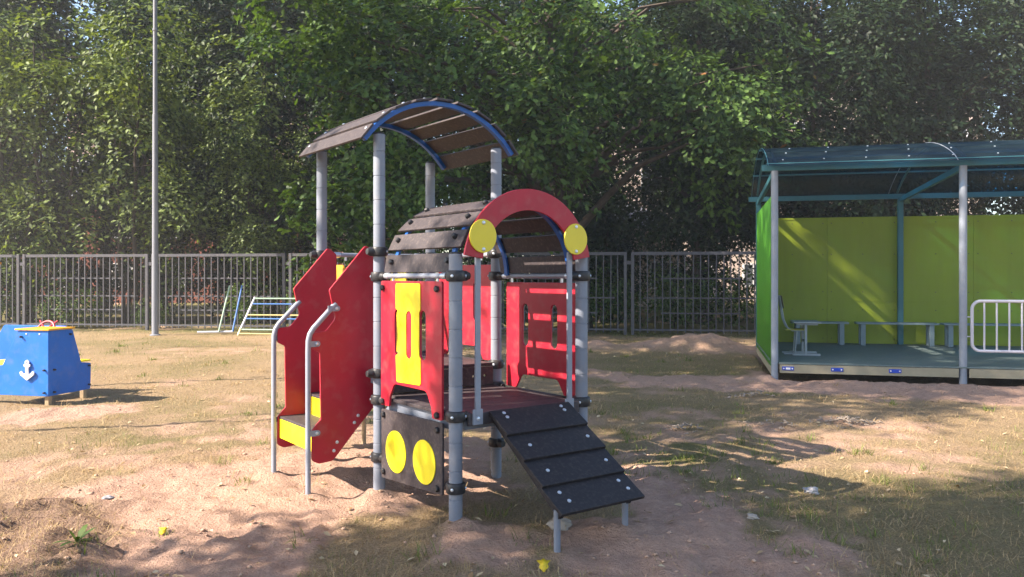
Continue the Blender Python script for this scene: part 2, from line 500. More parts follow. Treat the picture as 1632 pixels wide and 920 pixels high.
def build_ground():
    ys = [1.0]
    while ys[-1] < 15: ys.append(ys[-1] + max(.02, .0062 * ys[-1]))
    while ys[-1] < 34: ys.append(ys[-1] + .14)
    while ys[-1] < 400: ys.append(ys[-1] * 1.12)
    ys = [-60, -20, -6, -1] + ys
    xs = [0.0]
    while xs[-1] < 6: xs.append(xs[-1] + .038)
    while xs[-1] < 20: xs.append(xs[-1] + .13)
    while xs[-1] < 400: xs.append(xs[-1] * 1.2)
    xs = [-a for a in xs[:0:-1]] + xs
    X, Y = np.meshgrid(np.array(xs), np.array(ys))
    Z = gz(X, Y)
    nx, ny = len(xs), len(ys)
    v = np.stack([X, Y, Z], -1).reshape(-1, 3)
    i = np.arange(nx * ny).reshape(ny, nx)
    f = np.stack([i[:-1, :-1], i[:-1, 1:], i[1:, 1:], i[1:, :-1]], -1).reshape(-1, 4)
    me = np_mesh('ground', v, f, 4)
    sand, soil, green = masks(X, Y)
    ca = me.color_attributes.new('cover', 'FLOAT_COLOR', 'POINT')
    c = np.stack([sand, soil, green, np.ones_like(sand)], -1).astype(np.float32)
    ca.data.foreach_set('color', c.ravel())
    me.polygons.foreach_set('use_smooth', np.ones(len(me.polygons), dtype=bool))
    m = bpy.data.materials.new('ground_cover')
    m.use_nodes = True
    n = m.node_tree.nodes; l = m.node_tree.links
    b = n['Principled BSDF']
    geo = n.new('ShaderNodeNewGeometry')
    at = n.new('ShaderNodeAttribute'); at.attribute_name = 'cover'
    sp = n.new('ShaderNodeSeparateColor'); l.new(at.outputs['Color'], sp.inputs[0])
    def noise(s, d=6, r=.6):
        t = n.new('ShaderNodeTexNoise'); t.inputs['Scale'].default_value = s; t.inputs['Detail'].default_value = d
        t.inputs['Roughness'].default_value = r
        l.new(geo.outputs['Position'], t.inputs[0]); return t.outputs[0]
    def ramp(src, a, ca_, b_, cb):
        r = n.new('ShaderNodeValToRGB')
        r.color_ramp.elements[0].position = a; r.color_ramp.elements[0].color = (*ca_, 1)
        r.color_ramp.elements[1].position = b_; r.color_ramp.elements[1].color = (*cb, 1)
        l.new(src, r.inputs[0]); return r.outputs[0]
    def mix(f_, a, b_):
        x = n.new('ShaderNodeMix'); x.data_type = 'RGBA'
        l.new(f_, x.inputs[0]); l.new(a, x.inputs[6]); l.new(b_, x.inputs[7]); return x.outputs[2]
    nf_, nm, nb = noise(75, 8, .75), noise(14), noise(2.2)
    dry = ramp(nf_, .35, (.18, .125, .065), .68, (.54, .385, .235))
    gre = ramp(nf_, .35, (.085, .078, .028), .68, (.24, .22, .085))
    sand_c = ramp(nm, .3, (.41, .250, .180), .72, (.62, .405, .300))
    sand_f = ramp(nf_, .3, (.30, .180, .130), .65, (.63, .42, .31))
    mxs = n.new('ShaderNodeMix'); mxs.data_type = 'RGBA'; mxs.inputs[0].default_value = .5
    l.new(sand_c, mxs.inputs[6]); l.new(sand_f, mxs.inputs[7])
    soil_c = ramp(nf_, .35, (.15, .090, .062), .68, (.40, .275, .195))
    c1 = mix(sp.outputs[2], dry, gre)
    c2 = mix(sp.outputs[0], c1, mxs.outputs[2])
    c3 = mix(sp.outputs[1], c2, soil_c)
    l.new(c3, b.inputs['Base Color'])
    b.inputs['Roughness'].default_value = .95
    b.inputs['Specular IOR Level'].default_value = .15
    ad = n.new('ShaderNodeMath'); ad.operation = 'MULTIPLY_ADD'
    l.new(nf_, ad.inputs[0]); ad.inputs[1].default_value = .5
    l.new(noise(30, 4, .7), ad.inputs[2])
    bp = n.new('ShaderNodeBump'); bp.inputs['Strength'].default_value = 1.0; bp.inputs['Distance'].default_value = .05
    l.new(ad.outputs[0], bp.inputs['Height']); l.new(bp.outputs[0], b.inputs['Normal'])
    me.materials.append(m)
    o = bpy.data.objects.new('ground', me)
    COL.objects.link(o)
    tag(o, kind='structure')
build_ground()

# ------------------------------------------------------------------ grass
rng = np.random.default_rng(3)
def blades(name, P, H, W, lean, m, label, cat):
    """two-piece bent blades at points P (N,2)"""
    N = len(P)
    z = gz(P[:, 0], P[:, 1])
    az = rng.uniform(0, 2 * np.pi, N)
    d = np.stack([np.cos(az), np.sin(az)], -1)
    side = np.stack([-d[:, 1], d[:, 0]], -1)
    base = np.concatenate([P, z[:, None] - .004], 1)
    def pt(s, k):
        th = lean * (0.5 + .5 * k)
        xy = d * (H * s * np.sin(th))[:, None]
        return base + np.concatenate([xy, (H * s * np.cos(th))[:, None]], 1)
    sd = np.concatenate([side * (W / 2)[:, None], np.zeros((N, 1))], 1)
    mid = pt(.55, 0.6); tip = pt(1.0, 1.0)
    V = np.stack([base - sd, base + sd, mid + sd * .8, mid - sd * .8, tip], 1).reshape(-1, 3)
    b0 = np.arange(N) * 5
    F = np.concatenate([np.stack([b0, b0 + 1, b0 + 2], -1), np.stack([b0, b0 + 2, b0 + 3], -1), np.stack([b0 + 3, b0 + 2, b0 + 4], -1)])
    me = np_mesh(name, V, F, 3)
    me.materials.append(m)
    o = bpy.data.objects.new(name, me)
    COL.objects.link(o)
    return tag(o, label, cat, kind='stuff')

def scatter(n, x0, x1, y0, y1, power=1.0):
    y = y0 + (y1 - y0) * rng.random(n) ** power
    hw = .66 * y + .4
    x = (rng.random(n) * 2 - 1) * hw
    return np.stack([x, y], 1)
def near_ok(P, keep):
    r = rng.random(len(P))
    return P[r < keep]
def lawn():
    P = scatter(190000, 0, 0, 3.9, 25, 1.7)
    sand, soil, green = masks(P[:, 0], P[:, 1])
    clump = fbm(P[:, 0], P[:, 1], 4, 3, 123)
    kd = np.clip((1 - .96 * sand) * np.clip((clump - .25) * 2.4, .1, 1) * (1 - .4 * green), 0, 1)
    kd = np.maximum(kd, soil * .6)
    D = near_ok(P, kd)
    n = len(D)
    far = np.clip(D[:, 1] / 12, .7, 2)
    lean = np.where(rng.random(n) < .78, rng.uniform(1.2, 1.62, n), rng.uniform(.2, 1.1, n))
    blades('dry_grass', D, rng.uniform(.02, .085, n) * (1 + .8 * (rng.random(n) < .05)), rng.uniform(.0025, .005, n) * far, lean, M['grass_dry'],
           'dry trampled straw coloured grass over the ground', 'grass')
    P = scatter(150000, 0, 0, 3.9, 25, 1.7)
    sand, soil, green = masks(P[:, 0], P[:, 1])
    clump = fbm(P[:, 0], P[:, 1], 3, 3, 223)
    kg = np.clip((1 - .97 * sand) * (1 - .9 * soil) * (.12 + .88 * green) * np.clip((clump - .3) * 2.6, .05, 1), 0, 1)
    G = near_ok(P, kg)
    n = len(G)
    far = np.clip(G[:, 1] / 12, .7, 2)
    tall = 1 + 1.2 * np.clip((fbm(G[:, 0], G[:, 1], 1.8, 2, 323) - .6) * 5, 0, 1)
    blades('grass', G, rng.uniform(.018, .055, n) * tall, rng.uniform(.003, .006, n) * far, rng.uniform(.1, 1.3, n), M['grass_green'],
           'patchy green grass growing through the dry turf', 'grass')
lawn()
def tufts():
    # longer bunches: green ones beside the ramp and here and there, straw ones over the turf
    C1 = np.stack([rng.normal(1.75, .75, 60), rng.normal(7.2, 1.1, 60)], 1)
    C2 = scatter(90, 0, 0, 4.2, 20, 1.3)
    sa, so2, gr = masks(C2[:, 0], C2[:, 1])
    C2 = C2[sa < .5]
    C3 = np.array([(-2.5, 4.8), (-2.2, 5.1), (-1.3, 5.0), (-2.1, 6.4), (2.0, 5.0), (2.4, 4.7), (1.6, 4.9), (-.5, 4.75), (.1, 5.0), (.35, 5.9), (-.1, 5.55)])
    C = np.concatenate([C1, C2, C3])
    k = rng.integers(12, 34, len(C))
    idx = np.repeat(np.arange(len(C)), k)
    P = C[idx] + rng.normal(0, .045, (len(idx), 2))
    n = len(P)
    blades('grass_tufts', P, rng.uniform(.05, .14, n), rng.uniform(.004, .008, n) * np.clip(P[:, 1] / 9, .7, 2), rng.uniform(.4, 1.5, n), M['grass_green'], 'longer green grass tufts on the turf and sand', 'grass')
    C = scatter(420, 0, 0, 4.0, 16, 1.4)
    sa, so2, gr = masks(C[:, 0], C[:, 1])
    C = C[rng.random(len(C)) < np.clip(1.15 - sa + so2, .12, 1)]
    k = rng.integers(8, 30, len(C))
    idx = np.repeat(np.arange(len(C)), k)
    P = C[idx] + rng.normal(0, .09, (len(idx), 2))
    n = len(P)
    blades('hay', P, rng.uniform(.07, .22, n), rng.uniform(.003, .006, n) * np.clip(P[:, 1] / 9, .7, 2), rng.uniform(1.25, 1.66, n), M['grass_dry'], 'loose straw lying on the turf and dug soil', 'hay')
    # fallen leaves: small curled faces
    P = scatter(900, 0, 0, 3.9, 18, 1.5)
    n = len(P)
    az = rng.uniform(0, 6.28, n); d = np.stack([np.cos(az), np.sin(az), rng.normal(0, .25, n)], -1); sd = np.stack([-np.sin(az), np.cos(az), rng.normal(0, .35, n)], -1)
    s_ = rng.uniform(.012, .034, n)[:, None]
    c = np.concatenate([P, gz(P[:, 0], P[:, 1])[:, None] + .012], 1)
    V = np.stack([c - d * s_, c + sd * s_ * .5 + [0, 0, .006], c + d * s_, c - sd * s_ * .5 + [0, 0, .006]], 1).reshape(-1, 3)
    b0 = np.arange(n) * 4
    me = np_mesh('fallen_leaves', V, np.concatenate([np.stack([b0, b0 + 1, b0 + 2], -1), np.stack([b0, b0 + 2, b0 + 3], -1)]), 3)
    me.materials.append(M['leaf_litter'])
    o = bpy.data.objects.new('fallen_leaves', me); COL.objects.link(o)
    tag(o, 'small dry fallen leaves scattered over the ground', 'leaves', kind='stuff')
    # pebbles and clods
    P = scatter(3200, 0, 0, 3.9, 15, 1.6)
    sa, so2, gr = masks(P[:, 0], P[:, 1])
    P = P[rng.random(len(P)) < np.clip(sa * .9 + so2, .06, 1)]
    n = len(P)
    oc = np.array([(1, 0, 0), (-1, 0, 0), (0, 1, 0), (0, -1, 0), (0, 0, 1), (0, 0, -1.), (.6, .6, .55), (-.6, .6, .55), (.6, -.6, .55), (-.6, -.6, .55)])
    of = np.array([(4, 6, 7), (4, 7, 9), (4, 9, 8), (4, 8, 6), (0, 2, 6), (2, 7, 6), (2, 1, 7), (1, 9, 7), (1, 3, 9), (3, 8, 9), (3, 0, 8), (0, 6, 8), (0, 5, 2), (2, 5, 1), (1, 5, 3), (3, 5, 0)])
    r_ = (.004 + .016 * rng.random(n) ** 3)[:, None, None]
    jit = oc[None] * (1 + rng.normal(0, .22, (n, 10, 1)))
    a = rng.uniform(0, 6.28, n)
    rot = np.stack([np.stack([np.cos(a), -np.sin(a), 0 * a], -1), np.stack([np.sin(a), np.cos(a), 0 * a], -1), np.stack([0 * a, 0 * a, 0 * a + .65], -1)], 1)
    V = np.einsum('nij,nkj->nki', rot, jit) * r_ + np.concatenate([P, gz(P[:, 0], P[:, 1])[:, None] + .002], 1)[:, None, :]
    F = (of[None] + (np.arange(n) * 10)[:, None, None]).reshape(-1, 3)
    me = np_mesh('pebbles', V.reshape(-1, 3), F, 3)
    me.materials.append(M['sand_clod'])
    o = bpy.data.objects.new('pebbles', me); COL.objects.link(o)
    tag(o, 'crumbs of sand and small pebbles over the bare ground', 'pebbles', kind='stuff')
tufts()

# ------------------------------------------------------------------ trees
LEAF = np.array([(0, 0, 0), (.45, .26, .07), (1, 0, 0), (.45, -.26, .07)])
LEAF_F = np.array([(0, 1, 2), (0, 2, 3)])
SLIM = np.array([(0, 0, 0), (.4, .15, .04), (1, 0, -.05), (.4, -.15, .04)])
_h = [(.10, .05), (.24, .20), (.34, .12), (.50, .34), (.62, .17), (.80, .26), (1, 0)]
OAK = np.array([(0, 0, 0)] + [(a, b, .05 * b / .3) for a, b in _h] + [(a, -b, .05 * b / .3) for a, b in _h[-2::-1]])
OAK_F = np.array([(0, 1, 2), (0, 2, 3), (0, 3, 7), (3, 4, 5), (3, 5, 7), (5, 6, 7), (0, 7, 11), (7, 9, 11), (7, 8, 9), (9, 10, 11), (0, 11, 12), (0, 12, 13)])

def leaf_mesh(name, pts, nrm, tdir, size, tmpl, faces, m, r):
    N = len(pts)
    nrm = nrm + r.normal(0, .26, (N, 3))
    nrm /= np.linalg.norm(nrm, axis=1)[:, None]
    t = tdir + r.normal(0, .35, (N, 3))
    t -= nrm * (t * nrm).sum(1)[:, None]
    t /= np.linalg.norm(t, axis=1)[:, None] + 1e-9
    bt = np.cross(nrm, t)
    s = size * r.uniform(.55, 1.3, N)
    V = pts[:, None, :] + (t[:, None, :] * tmpl[None, :, 0:1] + bt[:, None, :] * tmpl[None, :, 1:2] + nrm[:, None, :] * tmpl[None, :, 2:3]) * s[:, None, None]
    k = len(tmpl)
    F = (faces[None] + (np.arange(N) * k)[:, None, None]).reshape(-1, 3)
    me = np_mesh(name, V.reshape(-1, 3), F, 3)
    me.materials.append(m)
    return me

def crown_points(blobs, n_tip, per, spread, r, shell=.55, holes=.24):
    """leaves set along fanned, drooping twigs at branch ends that fill a union of ellipsoids (cx,cy,cz,rx,ry,rz);
    returns leaf points, leaf normals, leaf directions and the branch ends"""
    B = np.array(blobs, float)
    vol = B[:, 3] * B[:, 4] * B[:, 5]
    k = r.choice(len(B), n_tip, p=vol ** .8 / (vol ** .8).sum())
    d = r.normal(0, 1, (n_tip, 3)); d /= np.linalg.norm(d, axis=1)[:, None]
    rad = shell + (1.08 - shell) * r.random(n_tip) ** .7
    rad = np.where(r.random(n_tip) < .2, r.random(n_tip) ** .5 * shell, rad)
    tips = B[k, :3] + d * rad[:, None] * B[k, 3:]
    # open holes between the boughs
    q = tips * .62
    hole = fbm(q[:, 0] + q[:, 2] * .7, q[:, 2] * 1.3 - q[:, 1] * .8, 1.0, 2, int(r.integers(1000)))
    keep = hole > np.quantile(hole, holes)
    tips, k, d = tips[keep], k[keep], d[keep]
    n = len(tips)
    out = (tips - B[k, :3]) / B[k, 3:]; out /= np.linalg.norm(out, axis=1)[:, None] + 1e-6
    n_tw = r.integers(3, 7, n)
    ti = np.repeat(np.arange(n), n_tw)
    T = len(ti)
    bn = out * .55 + np.array([0, 0, .65]) + r.normal(0, .28, (n, 3)); bn /= np.linalg.norm(bn, axis=1)[:, None]
    tw = out[ti] * .8 + r.normal(0, .7, (T, 3)) + np.array([0, 0, -.15])
    tw -= bn[ti] * (tw * bn[ti]).sum(1)[:, None] * .85
    tw /= np.linalg.norm(tw, axis=1)[:, None] + 1e-9
    tl = spread * r.uniform(1.2, 3.0, T)
    m_ = np.maximum(3, (per / 4.5 * r.uniform(.7, 1.5, T)).astype(int))
    li = np.repeat(np.arange(T), m_)
    first = np.concatenate([[0], np.cumsum(m_)[:-1]])
    j = np.arange(len(li)) - np.repeat(first, m_)
    s = (j + .6 + r.uniform(-.3, .3, len(li))) / m_[li]
    nb = bn[ti[li]]
    side = np.cross(nb, tw[li]) * np.where(j % 2 == 0, 1, -1)[:, None]
    pts = tips[ti[li]] + tw[li] * (tl[li] * s)[:, None] + r.normal(0, .035 + .05 * spread, (len(li), 3))
    pts[:, 2] -= tl[li] * s ** 2 * .28
    tdir = tw[li] * (.35 + .6 * s)[:, None] + side * .75 + np.array([0, 0, -.25])
    return pts, nb, tdir, tips

def limbs(mb, base, top, r0, tips, r, n_limb=14, lean=(0, 0), fork=None):
    """tapered, slightly crooked trunk, limbs that run out to some of the twig ends"""
    base = np.array(base, float)
    n = 9
    trunk = []
    for i in range(n):
        t = i / (n - 1)
        p = base + np.array([lean[0] * t, lean[1] * t, (top - base[2]) * t])
        if 0 < i: p[:2] += r.normal(0, .06 + .05 * t, 2)
        trunk.append(p)
    rad = [r0 * (1.35 if i == 0 else 1) * (1 - .8 * i / (n - 1)) for i in range(n)]
    mb.tube([tuple(p) for p in trunk], rad, 10)
    tips = tips[tips[:, 2] > .42 * top]
    ch = tips[r.choice(len(tips), min(n_limb, len(tips)), replace=False)]
    for tp in ch:
        i = int(np.clip(np.argmin([np.linalg.norm(q[:2] - tp[:2]) * .5 + abs(q[2] - (tp[2] - .45 * np.linalg.norm(q[:2] - tp[:2]))) for q in trunk]), 2, n - 2))
        a = trunk[i]; mid = a * .5 + tp * .5 + np.array([0, 0, .12 * np.linalg.norm(tp - a)]) + r.normal(0, .12, 3)
        q1 = a * .75 + mid * .25; 
        rr = rad[i] * r.uniform(.35, .6)
        mb.tube([tuple(a), tuple(a * .4 + mid * .6 + r.normal(0, .06, 3)), tuple(mid), tuple(mid * .4 + tp * .6 + r.normal(0, .1, 3)), tuple(tp)], [rr, rr * .75, rr * .55, rr * .32, rr * .12], 6, cap=False)

def make_tree(name, label, group, loc, blobs, trunk_top, r0, leafm, leaf, size, n_tip, per, spread, seed, bark='bark', lean=(0, 0), n_limb=14, stems=None, shell=.55, holes=.24):
    r = np.random.default_rng(seed)
    z0 = gz1(loc[0], loc[1])
    root = thing(name, label, 'tree' if 'bush' not in name and 'shrub' not in name else 'bush', (loc[0], loc[1], z0 - .03), group)
    pts, uo, td, tips = crown_points(blobs, n_tip, per, spread, r, shell, holes)
    tmpl, fc = {'leaf': (LEAF, LEAF_F), 'slim': (SLIM, LEAF_F), 'oak': (OAK, OAK_F)}[leaf]
    low = pts[:, 2] > .15
    me = leaf_mesh('crown', pts[low], uo[low], td[low], size, tmpl, fc, M[leafm], r)
    c = bpy.data.objects.new('crown', me); COL.objects.link(c); c.parent = root
    mb = MB()
    for sx, sy, lx, ly, rr in (stems or [(0, 0, lean[0], lean[1], r0)]):
        limbs(mb, (sx, sy, 0), trunk_top, rr, tips, r, n_limb, (lx, ly))
    me2 = bpy.data.meshes.new('trunk')
    me2.from_pydata(mb.v, [], mb.f); finish(me2, True, 60); me2.materials.append(M[bark])
    t = bpy.data.objects.new('trunk', me2); COL.objects.link(t); t.parent = root
    return root

def copy_tree(root, loc, rz, sc, label, group=None):
    c = root.copy(); COL.objects.link(c)
    c.location = (loc[0], loc[1], gz1(*loc) - .03); c.rotation_euler = (0, 0, rz); c.scale = (sc, sc, sc)
    c['label'] = label
    if group: c['group'] = group
    for ch in list(root.children):
        d = ch.copy(); COL.objects.link(d); d.parent = c
    return c

def forest():
    # the big oak: crown reaches forward over the fence on its left side
    ob = [(0, 0, 9.0, 6.5, 5.0, 4.2), (-5.2, -2.2, 6.3, 2.8, 2.4, 3.4), (-3.6, -3.0, 4.4, 2.0, 1.6, 1.8), (-6.6, -2.0, 4.6, 1.5, 1.4, 2.2), (1.6, -3.0, 8.3, 3.0, 2.2, 2.0),
          (4.4, -1.5, 6.6, 2.6, 2.4, 2.6), (-1.2, -3.2, 6.2, 2.4, 1.8, 2.2), (-7.2, -1.4, 8.2, 2.2, 2.4, 2.6), (3.7, -2.2, 5.0, 1.7, 1.5, 1.3), (-2.2,-2.0,4.6,2.6,1.6,1.6), (-8.0, -.5, 10.5, 2.6, 2.4, 2.6), (-5.8, -1.8, 3.2, 1.6, 1.2, 1.2)]
    make_tree('oak_tree', 'big oak with a dark leaning trunk behind the fence, right of the play house roof', None, (1.95, 25.0), ob, 10.5, .42, 'leaf_oak', 'oak', .20, 2600, 22, .34, 21, lean=(-.9, .2), n_limb=34, holes=.36)
    # low oak branch in front of the fence, beside the tower
    make_tree('oak_sapling', 'young oak with bright lobed leaves behind the red stair panels', None, (-5.1, 21.6), [(0, 0, 2.2, .75, .5, .55), (-.3, 0, 3.1, .7, .5, .8), (.4, .1, 3.6, .6, .5, .8)], 3.6, .035, 'leaf_oak', 'oak', .17, 70, 13, .17, 5, n_limb=8)
    # light small-leaved trees on the left
    wb = [(0, 0, 6.6, 2.7, 2.0, 3.0), (-1.4, -.9, 4.2, 1.7, 1.2, 1.5), (1.5, -.5, 8.8, 2.0, 1.6, 2.2), (1.3, -.9, 3.4, 1.4, 1.0, 1.2), (-1.5, 0, 9.8, 2.0, 1.6, 2.2), (.3, -.9, 2.3, 1.0, .8, .8)]
    st = [(-.5, .2, -.9, 0, .09), (.1, -.2, .4, .1, .12), (.6, .3, 1.3, 0, .08), (-.1, .5, .1, .4, .07)]
    wl = make_tree('cherry_tree', 'light green many stemmed tree behind the fence above the blue boat', 'light leaved trees behind the fence on the left', (-16.4, 27.6), wb, 9.5, .1, 'leaf_willow', 'leaf', .20, 1000, 20, .34, 31, bark='bark', n_limb=12, stems=st, shell=.45, holes=.34)
    g = 'light leaved trees behind the fence on the left'
    copy_tree(wl, (-12.9, 28.2), 2.1, .97, 'light green many stemmed tree left of the tall pole, nearest to it', g)
    copy_tree(wl, (-20.3, 28.0), 4.0, 1.05, 'light green many stemmed tree at the left edge of the photo', g)
    copy_tree(wl, (-8.6, 28.6), 1.0, .66, 'smaller light green tree just right of the tall pole', g)
    copy_tree(wl, (-10.6, 32.5), 5.2, 1.05, 'shaded many stemmed tree right behind the tall pole', g)
    # dense trees behind and to the right, shade put into their leaf colour
    db = [(0, 0, 7.5, 3.0, 2.8, 3.8), (-.9, -1.2, 4.4, 2.0, 1.6, 1.6), (1.2, -.6, 10.2, 2.2, 2.0, 2.6), (1.5, -.9, 5.2, 1.6, 1.5, 1.8), (-1.3, 0, 10.0, 2.0, 2.0, 2.4)]
    dk = make_tree('maple_tree', 'dark dense tree behind the left end of the shelter roof', 'dark trees behind the shelter and fence', (6.4, 28.5), db, 11, .2, 'leaf_shaded', 'leaf', .19, 1750, 22, .34, 41, n_limb=16, lean=(.3, .2))
    g = 'dark trees behind the shelter and fence'
    for x, y, rz, sc, lb in ((10.4, 27.5, 2.2, 1.0, 'dark dense tree behind the middle of the shelter roof'),
                             (14.6, 28.5, 4.1, 1.05, 'dark dense tree behind the shelter at the right edge of the photo'),
                             (18.8, 29.0, 1.0, 1.1, 'dark dense tree beyond the right edge of the shelter roof'),
                             (-5.5, 33.0, 3.0, 1.15, 'dark tree in the back row behind the left part of the oak crown'),
                             (1.0, 35.0, 5.0, 1.2, 'dark tree in the back row behind the oak trunk'),
                             (8.2, 35.5, .5, 1.15, 'dark tree in the back row between the oak and the shelter'),
                             (-10.0, 34.0, 4.4, 1.2, 'dark tree in the back row, right of the tall pole'),
                             (-15.0, 35.0, 1.6, 1.2, 'dark tree in the back row behind the light trees'),
                             (-22.5, 35.0, 2.6, 1.2, 'dark tree in the back row at the far left'),
                             (-19.0, 38.0, .4, 1.45, 'tall dark tree in the last row above the blue boat'),
                             (-12.5, 39.0, 2.9, 1.5, 'tall dark tree in the last row behind the tall pole'),
                             (-5.0, 39.5, 5.3, 1.5, 'tall dark tree in the last row left of the oak crown'),
                             (-27.0, 38.0, 1.9, 1.5, 'tall dark tree in the last row beyond the left edge of the photo'),
                             (2.5, 40.0, 3.9, 1.45, 'tall dark tree in the last row behind the oak crown'),
                             (9.5, 41.0, .9, 1.45, 'tall dark tree in the last row above the left end of the shelter'),
                             (15.5, 36.0, 3.6, 1.2, 'dark tree in the back row behind the shelter roof'),
                             (22.0, 35.0, 5.6, 1.2, 'dark tree in the back row at the far right')):
        copy_tree(dk, (x, y), rz, sc, lb, g)
    # the trees to the left of the camera whose crowns shade the shelter and the foreground
    sb = [(0, 0, 12.0, 2.2, 2.1, 3.8), (-.6, .5, 9.6, 1.5, 1.3, 1.6), (.5, -.3, 14.6, 1.6, 1.5, 1.8), (0, 0, 16.8, 1.7, 1.5, 1.6), (0, -1.7, 11.2, 1.5, 1.2, 1.7), (.2, -1.2, 9.6, 1.4, 1.4, 1.3)]
    s1 = make_tree('roadside_tree', 'leafy tree beside the lawn, casting dappled shade on the shelter', 'trees left of the lawn', (-9.8, 7.1), sb, 14, .05, 'leaf_shaded', 'leaf', .24, 760, 20, .42, 51, n_limb=12, holes=.15)
    g = 'trees left of the lawn'
    copy_tree(s1, (-8.5, .7), 3.7, .74, 'lower leafy tree left of the camera, shading the foreground', g)
    copy_tree(s1, (-11.5, -2.0), .7, 1.0, 'leafy tree left of the camera, shading the right foreground', g)
    copy_tree(s1, (-7.4, .6), 2.2, .8, 'leafy tree left of the camera, shading the ground below the ramp', g)
    sb2 = [(0, 0, 12.6, 2.2, 3.2, 4.2), (.4, 1.6, 11, 1.6, 1.6, 2.2), (-.4, -1.5, 14.0, 1.6, 1.6, 2.2), (-.8, .6, 9.8, 1.5, 1.8, 1.6), (.3, .8, 16.4, 1.6, 2.4, 1.8), (0, .2, 18.8, 1.8, 3.0, 2.2)]
    s2 = make_tree('roadside_tree', 'tallest leafy tree beside the lawn, shading the shelter back wall', 'trees left of the lawn', (-10.6, 10.9), sb2, 15, .05, 'leaf_shaded', 'leaf', .24, 1400, 20, .42, 52, n_limb=16, holes=.15)
    copy_tree(s2, (-12.6, 17.3), 3.0, 1.0, 'leafy tree left of the lawn, shading the fence and the oak trunk', g)
    # dense young growth between the fence and the big trees
    ub = [(0, 0, 3.2, 1.8, 1.4, 2.4), (.9, -.4, 1.7, 1.3, 1.0, 1.2), (-.9, .2, 4.6, 1.4, 1.2, 1.5), (.4, 0, 5.4, 1.3, 1.1, 1.3)]
    us = make_tree('hazel_tree', 'dense young tree behind the fence at the left edge of the photo', 'dense young trees behind the fence', (-19.5, 30.6), ub, 5, .06, 'leaf_shaded', 'leaf', .17, 620, 22, .28, 71, n_limb=10, stems=[(-.3, 0, -.5, 0, .05), (.2, .1, .4, .1, .06), (0, -.2, .1, 0, .045)], shell=.3)
    g = 'dense young trees behind the fence'
    for x, y, rz, sc, lb in ((-16.6, 30.2, 1, 1.0, 'dense young tree behind the fence above the blue boat'),
                             (-13.4, 30.4, 2, 1.05, 'dense young tree behind the fence, just left of the tall pole'),
                             (-10.2, 30.8, 3, 1.0, 'dense young tree behind the fence, just right of the tall pole'),
                             (-7.4, 29.8, 4, 1.0, 'dense young tree behind the fence and the coloured ladder'),
                             (-4.6, 29.4, 5, 1.0, 'dense young tree behind the tower posts of the play house'),
                             (-1.4, 29.2, .4, 1.0, 'dense young tree behind the play house cab roof'),
                             (1.0, 30.2, 1.3, 1.0, 'dense young tree behind the oak trunk'),
                             (2.9, 29.0, 2.2, 1.15, 'dense young tree right of the oak trunk, above the red arch'),
                             (4.1, 31.6, 2.6, .85, 'dense young tree behind the fence between the arch and the shelter'),
                             (7.2, 29.2, 3.3, 1.0, 'dense young tree behind the left end of the shelter'),
                             (10.3, 28.6, 4.6, 1.0, 'dense young tree behind the middle of the shelter'),
                             (13.6, 28.2, 5.4, 1.0, 'dense young tree behind the shelter at the right edge')):
        copy_tree(us, (x, y), rz, sc, lb, g)
    # undergrowth behind the fence
    bb = [(0, 0, .7, .9, .6, .7), (.5, .1, 1.2, .7, .5, .7), (-.5, 0, 1.0, .6, .5, .7)]
    bs = make_tree('bush', 'leafy bush growing through the fence bars behind the blue boat', 'bushes along the fence', (-13.9, 25.9), bb, 1.3, .03, 'leaf_bush', 'leaf', .12, 110, 17, .16, 61, n_limb=8, shell=.3)
    g = 'bushes along the fence'
    for x, y, rz, sc, lb in ((-11.3, 25.8, 1, .62, 'low bush at the fence foot left of the tall pole'),
                             (-8.6, 26.2, 2, .9, 'bush behind the fence right of the tall pole'),
                             (-6.3, 26.6, 3, 1.3, 'bush behind the fence and the coloured ladder'),
                             (-3.2, 26.0, 4, 1.2, 'bush behind the fence, hidden by the play house'),
                             (-.3, 25.6, 5, 1.1, 'bush behind the fence, seen through the play house'),
                             (3.2, 24.6, .5, 1.2, 'bush behind the fence right of the red arch'),
                             (4.9, 24.9, 1.5, 1.3, 'bush behind the fence between the arch and the shelter'),
                             (6.3, 24.4, 2.5, 1.2, 'bush behind the fence beside the shelter side wall'),
                             (-16.6, 26.9, 3.5, 1.2, 'bush behind the fence at the left edge of the photo'),
                             (8.8, 24.4, 4.4, 1.4, 'bush behind the back wall of the shelter')):
        copy_tree(bs, (x, y), rz, sc, lb, g)
forest()

